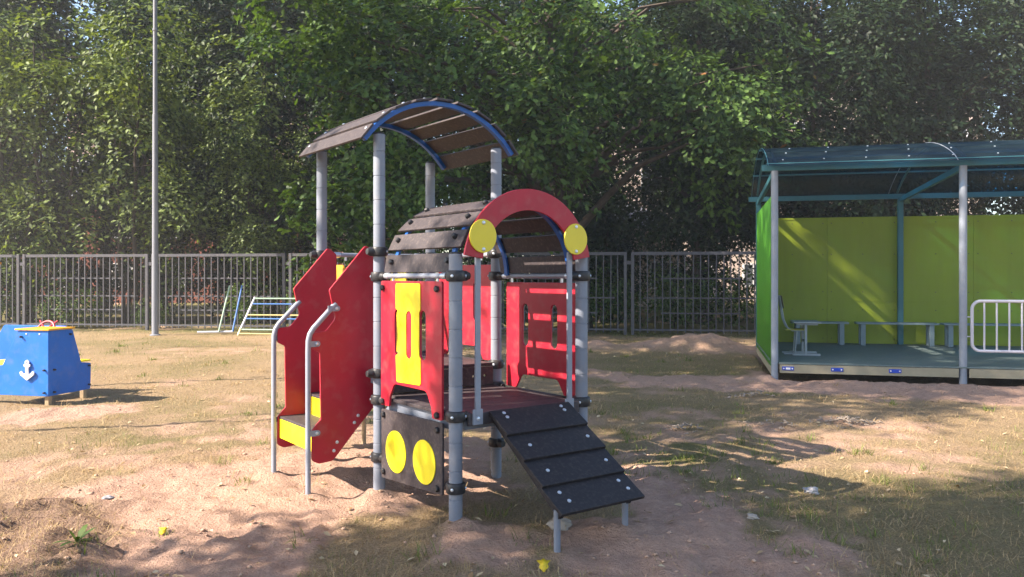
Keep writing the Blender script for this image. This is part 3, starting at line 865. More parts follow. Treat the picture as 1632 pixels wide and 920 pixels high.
# ------------------------------------------------------------------ houses beyond the trees
def house(name, label, x0, x1, y, h, wallm, roof_h, rows, cols, wz=1.4):
    root = thing(name, label, 'building', ((x0 + x1) / 2, y, 0))
    obj('wall', MB().box(((x0 + x1) / 2, y + 5, h / 2 - .1), (x1 - x0, 10, h + .2)), M[wallm], root)
    rf = MB(); o_ = .5
    vs = [(x0 - o_, y - o_, h + .01), (x1 + o_, y - o_, h + .01), (x1 + o_, y + 10 + o_, h + .01), (x0 - o_, y + 10 + o_, h + .01), (x0 + 2, y + 5, h + roof_h), (x1 - 2, y + 5, h + roof_h)]
    rf.add(vs, [(0, 3, 2, 1), (0, 1, 5, 4), (2, 3, 4, 5), (1, 2, 5), (3, 0, 4)])
    obj('roof', rf, M['roof_grey'], root)
    for r_ in range(rows):
        for c_ in range(cols):
            cx = x0 + (c_ + .5) * (x1 - x0) / cols; cz = 1.7 + r_ * 3.0
            fr = MB()
            for s in (-1, 1):
                fr.box((cx + s * .62, y - .03, cz), (.09, .1, wz + .09)); fr.box((cx, y - .03, cz + s * wz / 2), (1.15, .09, .09))
            fr.box((cx, y - .03, cz), (.06, .08, wz - .1))
            f = obj('window', fr, M['frame'], root)
            obj('pane', MB().box((cx, y + .0, cz), (1.2, .05, wz)), M['glass'], f)
house('apartment_house', 'pinkish beige block of flats glimpsed through the dark trees on the right', 4.0, 30.0, 52.0, 14.5, 'beige_wall', 2.5, 4, 8)
house('brick_house', 'reddish brick house glimpsed through the light trees on the left', -32.0, -12.5, 50.0, 6.5, 'brick_red', 2.5, 2, 6)
house('cottage', 'small pale cottage seen through the fence bars right of the play house', 2.6, 9.2, 44.0, 4.2, 'beige_wall', 1.8, 1, 3)
house('flat_block', 'pale block of flats glimpsed above the red brick house', -36.0, -8.0, 66.0, 16, 'brick', 2.5, 4, 9)

# ------------------------------------------------------------------ fence
def fence():
    ax = (-20.4, 26.3); d = Vector((1, -.15)).normalized()
    # ends of the panels along x (metres), from the posts seen in the photograph
    xs = [-20.3, -15.25, -10.55, -6.45, -2.35, 1.60, 3.25 + 0.0, 7.15, 11.2]
    xs = [-19.4, -15.3, -11.0, -6.65, -2.55, -.55, 3.25, 7.1, 10.9]
    labels = ['grey metal fence section cut by the left edge of the photo', 'grey metal fence section behind the blue boat, left of the tall pole',
              'grey metal fence section behind the coloured ladder, right of the pole', 'grey metal fence section behind the red stair panels',
              'narrow grey metal fence section behind the play house front', 'grey metal fence section just right of the red arch',
              'grey metal fence section between the arch and the shelter, with the sand heap before it', 'grey metal fence section behind the shelter wall']
    def at(x): return Vector((x, 23.15 - .15 * x))
    ang = math.atan2(d.y, d.x)
    H = 2.32
    pk = MB().box((0, 0, (H - .06) / 2 + .04), (.028, .028, H - .14))
    pkm = bpy.data.meshes.new('picket'); pkm.from_pydata(pk.v, [], pk.f); pkm.materials.append(M['fence'])
    for i in range(len(xs) - 1):
        a = at(xs[i] + .10); b = at(xs[i + 1] - .10)
        L = (b - a).length
        z0 = 0.0
        root = thing('fence_panel', labels[i], 'fence', (a.x, a.y, z0), 'sections of the grey metal fence')
        dx, dy = d.x, d.y
        n2 = Vector((-dy, dx))
        def P(s, z, off=0): return Vector((a.x + dx * s + n2.x * off, a.y + dy * s + n2.y * off, z))
        for s in (0, L):
            obj('post', MB().beam(P(s, -.2), P(s, H), .085, .085, (dx, dy, 0)), M['fence'], root, bevel=.004)
            tie = MB().box(P(s + (.09 if s else -.09), H - .30), (.13, .05, .10), (dx, dy, 0), (-dy, dx, 0))
            if s: obj('tie_plate', tie, M['fence'], root)
        obj('rail', MB().beam(P(.045, H - .045), P(L - .045, H - .045), .05, .085), M['fence'], root)
        obj('rail', MB().beam(P(.045, .16), P(L - .045, .16), .03, .05), M['fence'], root)
        m0 = L / 2
        for z, half in ((1.58, .29 * L), (1.04, .42 * L), (.62, .29 * L)):
            obj('rail', MB().beam(P(m0 - half, z, .03), P(m0 + half, z, .03), .024, .04), M['fence'], root)
        n = max(4, int(round(L / .205)))
        for k in range(1, n):
            s = L * k / n
            q = P(s, 0)
            inst('picket', pkm, root, Matrix.Translation((q.x, q.y, random.uniform(-.012, .012))) @ Matrix.Rotation(ang, 4, 'Z') @ Matrix.Rotation(random.gauss(0, .003), 4, 'Y'))
fence()

# ------------------------------------------------------------------ tall pole
def pole():
    x, y = -10.06, 23.0
    root = thing('lamp_pole', 'tall grey steel pole standing in front of the fence, reaching out of the picture', 'pole', (x, y, 0))
    obj('shaft', MB().lathe((x, y, -.2), [(.092, 0), (.085, 2), (.073, 6.4), (.062, 6.41), (.052, 11)], 20), M['lamp_pole'], root)
    obj('base_collar', MB().lathe((x, y, gz1(x, y) - .02), [(.15, 0), (.15, .03), (.12, .05)], 20), M['lamp_pole'], root)
    obj('clamp_band', MB().lathe((x, y, 8.55), [(.060, 0), (.072, .01), (.072, .06), (.060, .07)], 20), M['lamp_pole'], root)
pole()

# ------------------------------------------------------------------ the play house
S = 1.06
E0 = Vector((-.359, 5.199, 0))
U = Vector((math.cos(R(36.2)), math.sin(R(36.2)), 0))
V = Vector((-U.y, U.x, 0))
ZUP = Vector((0, 0, 1))
def W(a, b, z): return E0 + U * a + V * b + ZUP * z

def play_house():
    root = thing('play_house', 'red and yellow train shaped play house with roofed tower, stairs and dark ramp', 'play house', tuple(W(S / 2, S, 0)))
    PR = .044
    posts = {'A': (0, 2 * S, 2.70), 'B': (0, S, 2.70), 'C': (S, S, 2.69), 'D': (S, 2 * S, 2.69), 'E': (0, 0, 1.79), 'F': (S, 0, 1.79)}
    for k, (a, b, h) in posts.items():
        prof = [(PR, -.25)]
        z = .05
        while z < h - .03:
            prof += [(PR, z - .004), (PR - .0035, z - .002), (PR - .0035, z + .002), (PR, z + .004)]
            z += .18
        prof += [(PR, h - .004), (PR - .004, h)]
        p = obj('post', MB().lathe(W(a, b, 0), prof, 24), M['post'], root)
        obj('cap', MB().lathe(W(a, b, h), [(PR - .003, 0), (PR - .003, .006), (PR - .012, .014)], 20), M['black'], p)
    # collars
    def clamp(a, b, z, dirs):
        mb = MB().lathe(W(a, b, z - .036), [(PR + .001, 0), (PR + .014, .003), (PR + .019, .012), (PR + .019, .060), (PR + .014, .069), (PR + .001, .072)], 20)
        for d in dirs:
            c = W(a, b, z) + d * (PR + .002)
            mb.lathe(c, [(.034, 0), (.034, .030), (.024, .045), (.024, .055)], 14, d)
        o = obj('clamp', mb, M['black'], root, bevel=.002)
        for d in dirs[:1]:
            sd = d.cross(ZUP)
            for s in (-1, 1):
                obj('bolt', MB().lathe(W(a, b, z) + (sd * s * .8 - d * .6).normalized() * (PR + .018), [(.010, 0), (.010, .006), (.006, .008)], 8, (sd * s * .8 - d * .6).normalized()), M['zinc'], o)
    cl = {'E': [(.30, [V]), (.755, [V, U]), (1.65, [V, U])], 'F': [(.755, [V, -U]), (1.65, [V, -V * 0 - U])],
          'B': [(.31, [-V]), (.735, [-V, U]), (.93, [-U, V]), (1.645, [-V]), (1.83, [-U])],
          'C': [(.29, [-V]), (.755, [-V, -U]), (.93, [V]), (1.65, [-V]), (1.83, [V])],
          'A': [(.93, [-U]), (1.83, [-U, U])], 'D': [(.93, [-U]), (1.83, [-U, -V])]}
    for k, lst in cl.items():
        a, b, h = posts[k]
        for z, ds in lst: clamp(a, b, z, ds)
    # round rails
    for p0, p1 in ((W(0, .06, 1.65), W(0, S - .06, 1.65)), (W(S, .06, 1.65), W(S, S - .06, 1.65)), (W(.06, 2 * S, 1.83), W(S - .06, 2 * S, 1.83)), (W(S, S + .06, 1.83), W(S, 2 * S - .06, 1.83))):
        rl = obj('rail', MB().tube([p0, p1], .0185, 14), M['pipe'], root)
        d = (p1 - p0).normalized()
        for s, pp in ((1, p0), (-1, p1)):
            obj('rail_end', MB().lathe(pp + d * s * .045, [(.0215, 0), (.023, .01), (.023, .05), (.0215, .06)], 14, d * s), M['zinc'], rl)
            obj('hanger', MB().box(pp + d * s * .16 - ZUP * .025, (.016, .012, .05), d, ZUP.cross(d)), M['zinc'], rl)

    # red walls with slots and legs
    def red_wall(O, X, z0, z1, cut):
        rim = [(.10, z0), (.225, z0), (.235, cut - .10), (.30, cut), (.75, cut), (.815, cut - .10), (.825, z0), (.95, z0), (.95, z1), (.10, z1)]
        rim = fillet(rim, [.015, .01, .05, .06, .06, .05, .01, .015, .02, .02])
        zs = (z0 + z1) / 2 + .085
        holes = [slot(.305, .382, zs - .165, zs + .165), slot(.662, .739, zs - .165, zs + .165)]
        return plate('side_panel', [rim] + holes, O, X, ZUP, .018, M['red'], root)
    OL = W(-.034, 0, 0)
    sp = red_wall(OL, V, .715, 1.615, .885)
    # yellow plate on the outside: notched beside the slots, with an oval window in it
    nt_ = [(.365, .915), (.70, .905), (.712, 1.09)] + [(.70 - .038 * math.sin(math.pi * k / 8) , 1.095 + .315 * k / 8) for k in range(0)] + \
          [(.668, 1.11), (.668, 1.40), (.712, 1.42), (.715, 1.60), (.37, 1.60), (.367, 1.42), (.385, 1.40), (.385, 1.11), (.365, 1.09)]
    yp = plate('yellow_plate', [fillet(nt_, [.02, .02, .005, .03, .03, .005, .02, .02, .005, .02, .02, .005]), slot(.488, .565, 1.08, 1.41)], W(-.034 - .0125, 0, 0), V, ZUP, .006, M['yellow'], sp, .0015)
    capm = MB().lathe((0, 0, 0), [(.022, 0), (.022, .016), (.016, .022)], 6)
    capme = bpy.data.meshes.new('cap_nut'); capme.from_pydata(capm.v, [], capm.f); capme.materials.append(M['black'])
    def cap(parent, p, d, name='cap_nut', me=capme, spin=0.0):
        q = Vector(d).to_track_quat('Z', 'Y').to_matrix().to_4x4()
        return inst(name, me, parent, Matrix.Translation(p) @ q @ Matrix.Rotation(spin, 4, 'Z'))
    for b, z in ((.15, 1.565), (.91, 1.565), (.15, .745), (.91, .745)): cap(sp, W(-.044, b, z), -U)
    sp2 = red_wall(W(S + .034, 0, 0), V, .765, 1.60, .875)
    for b, z in ((.15, 1.55), (.91, 1.55)): cap(sp2, W(S + .044, b, z), U)
    sp3 = red_wall(W(S + .034, S, 0), V, .945, 1.745, 1.05)
    for b, z in ((.15, 1.70), (.91, 1.70)): cap(sp3, W(S + .044, S + b, z), U)
    # dark lower panel with the two round wheels
    lp = plate('lower_panel', [fillet([(.095, .235), (.945, .185), (.945, .685), (.095, .70)], .012)], W(-.034, 0, 0), V, ZUP, .016, M['plank'], root)
    for b in (.322, .718):
        plate('wheel_disc', [oval(b, .41, .148, .148, 40)], W(-.0455, 0, 0), V, ZUP, .006, M['yellow'], lp, .0015)
    for b, z in ((.15, .65), (.90, .65), (.15, .27), (.90, .24)):
        cap(lp, W(-.042, b, z), -U, 'bolt', capme)
    # decks
    dk = MB()
    for i in range(5):
        b0 = -.045 + i * .222
        dk.box(W(S / 2, b0 + .11, .757), (S - .115 if i in (0, 4) else S + .03, .219, .022), U, V, ZUP)
    d1 = obj('deck', dk, M['plank'], root, bevel=.002)
    fr = MB()
    fr.beam(W(.03, .08, .70), W(.03, S - .08, .70), .03, .085); fr.beam(W(S - .03, .08, .70), W(S - .03, S - .08, .70), .03, .085)
    fr.beam(W(.08, .03, .70), W(S - .08, .03, .70), .03, .085); fr.beam(W(.08, S - .06, .70), W(S - .08, S - .06, .70), .03, .085)
    fr.beam(W(S / 2, .05, .68), W(S / 2, S - .08, .68), .05, .05)
    obj('deck_frame', fr, M['post'], root)
    dk = MB()
    for i in range(5):
        b0 = S - .03 + i * .222
        dk.box(W(S / 2, b0 + .11, .937), (S - .115 if i in (0, 4) else S + .03, .219, .022), U, V, ZUP)
    obj('tower_deck', dk, M['plank'], root, bevel=.002)
    fr = MB()
    fr.beam(W(.03, S + .08, .88), W(.03, 2 * S - .08, .88), .03, .085); fr.beam(W(S - .03, S + .08, .88), W(S - .03, 2 * S - .08, .88), .03, .085)
    fr.beam(W(.08, 2 * S - .03, .88), W(S - .08, 2 * S - .03, .88), .03, .085)
    obj('tower_deck_frame', fr, M['post'], root)
    rb = plate('riser_board', [[(.06, .775), (S - .06, .775), (S - .06, .922), (.06, .922)], oval(.25, .85, .012, .012, 12), oval(.81, .85, .012, .012, 12), oval(.92, .85, .012, .012, 12)], W(0, S - .035, 0), U, ZUP, .016, M['plank'], root)

    # barrel roof over the cab: 10 planks on two blue hoops
    cz, rr = 1.655, .50
    for b in (.10, .87):
        pts = [W(S / 2 - rr * math.cos(math.pi * k / 24), b, cz + rr * math.sin(math.pi * k / 24)) for k in range(25)]
        mb = MB()
        for k in range(24): 
            t = (pts[k + 1] - pts[k]).normalized()
            nrm = t.cross(V).normalized()
            mb.box((pts[k] + pts[k + 1]) / 2, ((pts[k + 1] - pts[k]).length + .003, .04, .018), t, V, -nrm)
        obj('roof_hoop', mb, M['blue'], root)
    capb = MB().lathe((0, 0, 0), [(.021, 0), (.021, .018), (.015, .025)], 6)
    capbm = bpy.data.meshes.new('cap_nut'); capbm.from_pydata(capb.v, [], capb.f); capbm.materials.append(M['black'])
    npl = 10
    for k in range(npl):
        th = math.pi * (k + .5) / npl
        t = (U * math.sin(th) + ZUP * math.cos(th))
        nrm = (-U * math.cos(th) + ZUP * math.sin(th))
        R_ = rr + .021
        c = W(S / 2, .485, cz) + nrm * R_
        pl = obj('roof_plank', MB().box(c, (.128, .985, .018), t, V, nrm), M['plank'], root, bevel=.003)
        for b in (.10, .87):
            cap(pl, W(S / 2, b, cz) + nrm * (R_ + .009) + t * .012, nrm, 'cap_nut', capbm, k)
    # high roof over the tower: planks on two blue arcs
    ar, acz = .83, 2.155
    half = .93
    for b in (S - .02, 2 * S - .02):
        pts = [W(S / 2 - ar * math.sin(half * (1 - k / 10)), b, acz + ar * math.cos(half * (1 - k / 10))) for k in range(21)]
        mb = MB()
        for k in range(20):
            t = (pts[k + 1] - pts[k]).normalized(); nrm = V.cross(t).normalized()
            mb.box((pts[k] + pts[k + 1]) / 2, ((pts[k + 1] - pts[k]).length + .003, .042, .034), t, V, nrm)
        obj('roof_arc', mb, M['blue'], root)
    scr = MB().lathe((0, 0, 0), [(.013, 0), (.012, .005), (.006, .008)], 10)
    scrm = bpy.data.meshes.new('screw'); scrm.from_pydata(scr.v, [], scr.f); finish(scrm); scrm.materials.append(M['zinc'])
    n9 = 9
    for k in range(n9):
        th = half * (1.06 - 2.12 * (k + .5) / n9)
        nrm = (-U * math.sin(th) + ZUP * math.cos(th)); t = (U * math.cos(th) + ZUP * math.sin(th))
        c = W(S / 2, 1.5 * S - .005, acz) + nrm * (ar + .028)
        pl = obj('canopy_plank', MB().box(c, (.148, S + .13, .018), t, V, nrm), M['plank'], root, bevel=.003)
        for b in (S - .02, 2 * S - .02):
            cap(pl, W(S / 2, b, acz) + nrm * (ar + .037) + t * .03, nrm, 'screw', scrm)
    # red arch with the two yellow headlights
    ac = (S / 2, 1.70)
    r_o, r_i = .53, .387
    a0 = R(9)
    lo = [(ac[0] + r_o * math.cos(a0 + (math.pi - 2 * a0) * k / 40), ac[1] + r_o * math.sin(a0 + (math.pi - 2 * a0) * k / 40)) for k in range(41)]
    li = [(ac[0] - r_i * math.cos(a0 + (math.pi - 2 * a0) * k / 40), ac[1] + r_i * math.sin(a0 + (math.pi - 2 * a0) * k / 40)) for k in range(41)]
    arch = plate('arch_panel', [lo + li], W(0, -.085, 0), U, ZUP, .018, M['red'], root)
    for a in (.142, .918):
        hl = plate('headlight', [oval(a, 1.905, .103, .108, 36)], W(0, -.085 - .0155, 0), U, ZUP, .012, M['headlight'], arch)
        for dz in (-.085, .085): cap(hl, W(a, -.085 - .0215, 1.905 + dz), -V, 'screw', scrm)
        # flat grab bar from the headlight down to the deck edge
        aa = .132 if a < .5 else .90
        gb = MB().box(W(aa, -.055, 1.285), (.040, .018, 1.06), U, V, ZUP)
        gb.box(W(aa, -.055, .745), (.075, .014, .10), U, V, ZUP)
        g = obj('grab_bar', gb, M['pipe'], root, bevel=.003)
        cap(g, W(aa, -.062, .735), -V, 'screw', scrm)
    ed = MB().box(W(S / 2, -.058 + .016, .728), (S - .13, .016, .075), U, V, ZUP)
    obj('deck_edge_board', ed, M['plank'], root, bevel=.002)

    # ramp: four lapped planks
    r0 = Vector((0, -.055, .765)); r1 = Vector((0, -.765, .262))
    A0, A1 = .215, .885
    pd = Vector((0, r1.y - r0.y, r1.z - r0.z)); L = pd.length
    pdir = (V * pd.y + ZUP * pd.z).normalized(); nrm = U.cross(pdir).normalized()
    if nrm.z < 0: nrm = -nrm
    np_ = 4
    for k in range(np_):
        s0, s1 = L * k / np_, L * (k + 1) / np_ + .02
        p0 = W((A0 + A1) / 2, r0.y, r0.z) + pdir * s0 + nrm * (.004); p1 = W((A0 + A1) / 2, r0.y, r0.z) + pdir * s1 + nrm * .026
        t = (p1 - p0).normalized(); nn = U.cross(t).normalized()
        if nn.z < 0: nn = -nn
        pl = obj('ramp_plank', MB().box((p0 + p1) / 2, ((p1 - p0).length, A1 - A0, .022), t, U, nn), M['ramp'], root, bevel=.003)
        for f_ in ((.16, .34) if k == 0 else (.52,) if k < 3 else (.32, .64)):
            for a in (-.24, .24):
                cap(pl, p0 + (p1 - p0) * f_ + U * (a + (.02 if f_ > .4 else 0)) + nn * .011, nn, 'bolt', scrm)
    st = MB()
    for a in (A0 + .06, A1 - .06):
        st.beam(W(a, r0.y, r0.z) + pdir * .03 - nrm * .035, W(a, r0.y, r0.z) + pdir * (L - .02) - nrm * .035, .035, .05, nrm)
    obj('ramp_bearer', st, M['ramp'], root)
    for a in (A0 + .05, A1 - .07):
        q = W(a, r1.y + .07, 0)
        obj('ramp_leg', MB().tube([q - ZUP * .15, q + ZUP * .275], .0205, 14), M['post'], root)

    # stairs: two red cheeks, three treads with yellow risers, two bent handrails
    rim = [(-.05, 1.83), (.025, 1.885), (.32, 1.548), (.302, 1.47), (.268, 1.335), (.345, 1.245), (.452, 1.235), (.452, 1.12), (.392, 1.09), (.385, .60), (.452, .53), (.455, .305), (.40, .278), (.29, .286), (.10, .50), (-.05, .66)]
    rim = fillet(rim, [.03, .03, .03, .02, .06, .04, .03, .02, .02, .03, .02, .04, .04, .05, .01, .02])
    for b in (S + .18, 2 * S - .18):
        ck = plate('stair_cheek', [rim], W(0, b, 0), -U, ZUP, .018, M['red'], root)
        sgn = -1 if b < 1.5 * S else 1
        for s, z in ((.09, .60), (.12, .55), (.26, .42), (.285, .36)):
            cap(ck, W(-s, b + sgn * .009, z), V * sgn, 'bolt', scrm)
        path = [W(-.265, b, 1.445), W(-.30, b, 1.412), W(-.44, b, 1.268), W(-.466, b, 1.228), W(-.478, b, 1.18), W(-.48, b, 1.1), W(-.48, b, .5), W(-.48, b, -.12)]
        hr = obj('handrail', MB().tube(path, .0195, 14), M['pipe'], root)
        for s, z in ((.285, 1.41), (.44, 1.155), (.44, .505)):
            br = MB().box(W(-s - .01, b + sgn * .013, z), (.075, .006, .042), U, V, ZUP)
            br.lathe(W(-s + .027, b + sgn * .010, z), [(.021, 0), (.021, .006)], 14, V * sgn)
            bo = obj('bracket', br, M['pipe'], hr)
            cap(ck, W(-s + .02, b + sgn * .016, z), V * sgn, 'bolt', scrm)
    for s0, s1, z in ((.19, .44, .525), (-.04, .205, .69)):
        wd = S - .36 - .02
        tr = obj('tread', MB().box(W(-(s0 + s1) / 2, 1.5 * S, z), (s1 - s0, wd, .02), U, V, ZUP), M['plank'], root, bevel=.002)
        obj('riser', MB().box(W(-(s1 - .008), 1.5 * S, z - .0875), (.014, wd, .15 if z < .8 else .12), U, V, ZUP), M['yellow'], root, bevel=.002)
    # slide going down at the back of the tower: yellow cheeks, steel bed, two legs
    sl_rim = [(2.04, .955), (2.04, 1.70), (2.08, 1.745), (2.30, 1.745), (2.42, 1.20), (2.80, .60), (3.0, .50), (3.0, .38), (2.75, .38), (2.35, .90)]
    sl_rim = [(b + .06, z) for b, z in sl_rim]
    root_s = root
    for a in (.20, .80):
        plate('slide_cheek', [fillet(sl_rim, [.02, .03, .03, .05, .05, .06, .03, .03, .05, .05])], W(a, 0, 0), V, ZUP, .018, M['orange' if a < .5 else 'yellow'], root_s)
    bd = MB()
    for (b0, z0), (b1, z1) in (((2 * S + .02, .955), (2.40, .95)), ((2.40, .95), (2.84, .44)), ((2.84, .44), (3.05, .42))):
        bd.beam(W(.5, b0, z0), W(.5, b1, z1), .58, .01)
    obj('slide_bed', bd, M['zinc'], root_s)
    for a in (.22, .78):
        obj('slide_leg', MB().tube([W(a, 2.92, -.1), W(a, 2.92, .44)], .021, 12), M['wood'], root_s)
play_house()

# ------------------------------------------------------------------ blue boat play table
def boat():
    C0 = Vector((-5.94, 10.46, 0))
    w1 = Vector((-.975, .22, 0)).normalized(); w2 = Vector((-w1.y * -1, 0, 0))
    w2 = Vector((w1.y, -w1.x, 0))          # runs away from the camera
    def B(a, b, z): return C0 + w1 * a + w2 * b + ZUP * z
    root = thing('boat_play_table', 'blue boat shaped play table with yellow top, white anchor and red wheel', 'play equipment', tuple(C0))
    t = .02
    rim1 = [(0, .105), (1.25, .105), (1.30, .40), (1.12, .485), (.70, .485), (.46, .945), (0, .945)]
    p1 = plate('front_panel', [fillet(rim1, [.01, .05, .05, .02, .03, .03, .01])], B(0, 0, 0), w1, ZUP, t, M['boat'], root)
    rim2 = [(.012, .105), (.74, .105), (.75, .46), (.57, .485), (.41, .945), (.012, .945)]
    p2 = plate('side_panel', [fillet(rim2, [.0, .03, .03, .02, .03, .0])], B(.012, 0, 0), w2, ZUP, t, M['boat'], root)
    rim3 = [(.60, .105), (1.85, .105), (1.95, .50), (1.66, .945), (.60, .945)]
    plate('back_panel', [fillet(rim3, [.01, .05, .05, .05, .05])], B(0, 1.0, 0), w1, ZUP, t, M['boat'], root)
    rim4 = [(.02, .105), (.98, .105), (.98, .80), (.80, .90), (.40, .70), (.02, .45)]
    plate('inner_panel', [fillet(rim4, .02)], B(.70, 0, 0), w2, ZUP, t, M['boat'], root)
    tp = MB().box(B(.235, .20, .960), (.52, .46, .022), w1, w2, ZUP)
    obj('table_top', tp, M['orange'], root, bevel=.004)
    obj('seat', MB().box(B(.95, .28, .495), (.48, .5, .02), w1, w2, ZUP), M['yellow'], root, bevel=.004)
    obj('seat', MB().box(B(.28, .66, .495), (.52, .22, .02), w1, w2, ZUP), M['yellow'], root, bevel=.004)
    for a, b in ((.06, .06), (.05, .66), (1.1, .06), (1.1, .9)):
        obj('leg', MB().box(B(a, b, .10), (.06, .06, .5), w1, w2, ZUP), M['wood'], root, bevel=.004)
    # anchor on the front panel
    an = [(-.022, -.05), (-.022, .045), (-.045, .055), (-.05, .08), (-.026, .088), (-.03, .12), (0, .14), (.03, .12), (.026, .088), (.05, .08), (.045, .055), (.022, .045), (.022, -.05), (.055, -.035), (.085, -.005), (.11, -.02), (.10, -.055), (.05, -.09), (0, -.125), (-.05, -.09), (-.10, -.055), (-.11, -.02), (-.085, -.005), (-.055, -.035)]
    ao = B(.30, 0, .43)
    plate('anchor', [fillet([(x, z * 1.0) for x, z in an], .008, 3), oval(0, .105, .011, .011, 10)], ao - w2 * .030, w1, ZUP, .02, M['white'], root)
    nut = MB().lathe((0, 0, 0), [(.014, 0), (.014, .03), (.010, .036)], 6)
    nm = bpy.data.meshes.new('cap_nut'); nm.from_pydata(nut.v, [], nut.f); nm.materials.append(M['black'])
    q = (-w2).to_track_quat('Z', 'Y').to_matrix().to_4x4()
    for a, z in ((.40, .865), (.05, .44), (.05, .15)): inst('cap_nut', nm, p1, Matrix.Translation(B(a, -.01, z)) @ q)
    q2 = (-w1).to_track_quat('Z', 'Y').to_matrix().to_4x4()
    for b, z in ((.36, .88), (.08, .44), (.08, .15), (.70, .43), (.70, .17)): inst('cap_nut', nm, p2, Matrix.Translation(B(-.0, b, z)) @ q2)
    sm = MB().lathe((0, 0, 0), [(.013, 0), (.012, .004), (.006, .006)], 10)
    sme = bpy.data.meshes.new('screw'); sme.from_pydata(sm.v, [], sm.f); sme.materials.append(M['zinc'])
    for a in (.33, .13): inst('screw', sme, p1, Matrix.Translation(B(a, -.01, .90)) @ q)
    # steering wheel
    wc = B(.62, .62, .905)
    ax = (w1 * .15 - w2 * .35 + ZUP * .30).normalized(); ax = (w2 * -.9 + ZUP * .45).normalized()
    e1 = w1; e2 = ax.cross(e1).normalized()
    mb = MB()
    ring = [wc + e1 * (.135 * math.cos(2 * math.pi * k / 28)) + e2 * (.135 * math.sin(2 * math.pi * k / 28)) for k in range(29)]
    mb.tube(ring, .016, 8, cap=False)
    wh = obj('steering_wheel', mb, M['red'], root)
    for k in range(4):
        d = e1 * math.cos(math.pi / 4 + k * math.pi / 2) + e2 * math.sin(math.pi / 4 + k * math.pi / 2)
        obj('spoke', MB().tube([wc + d * .01, wc + d * .13, wc + d * .205], [.014, .014, .011], 8), M['red'], wh)
    obj('hub', MB().lathe(wc - ax * .02, [(.035, 0), (.035, .04), (.02, .05)], 14, ax), M['red'], wh)
    obj('wheel_shaft', MB().tube([wc - ax * .02, wc - ax * .3], .015, 10), M['pipe'], root)
boat()

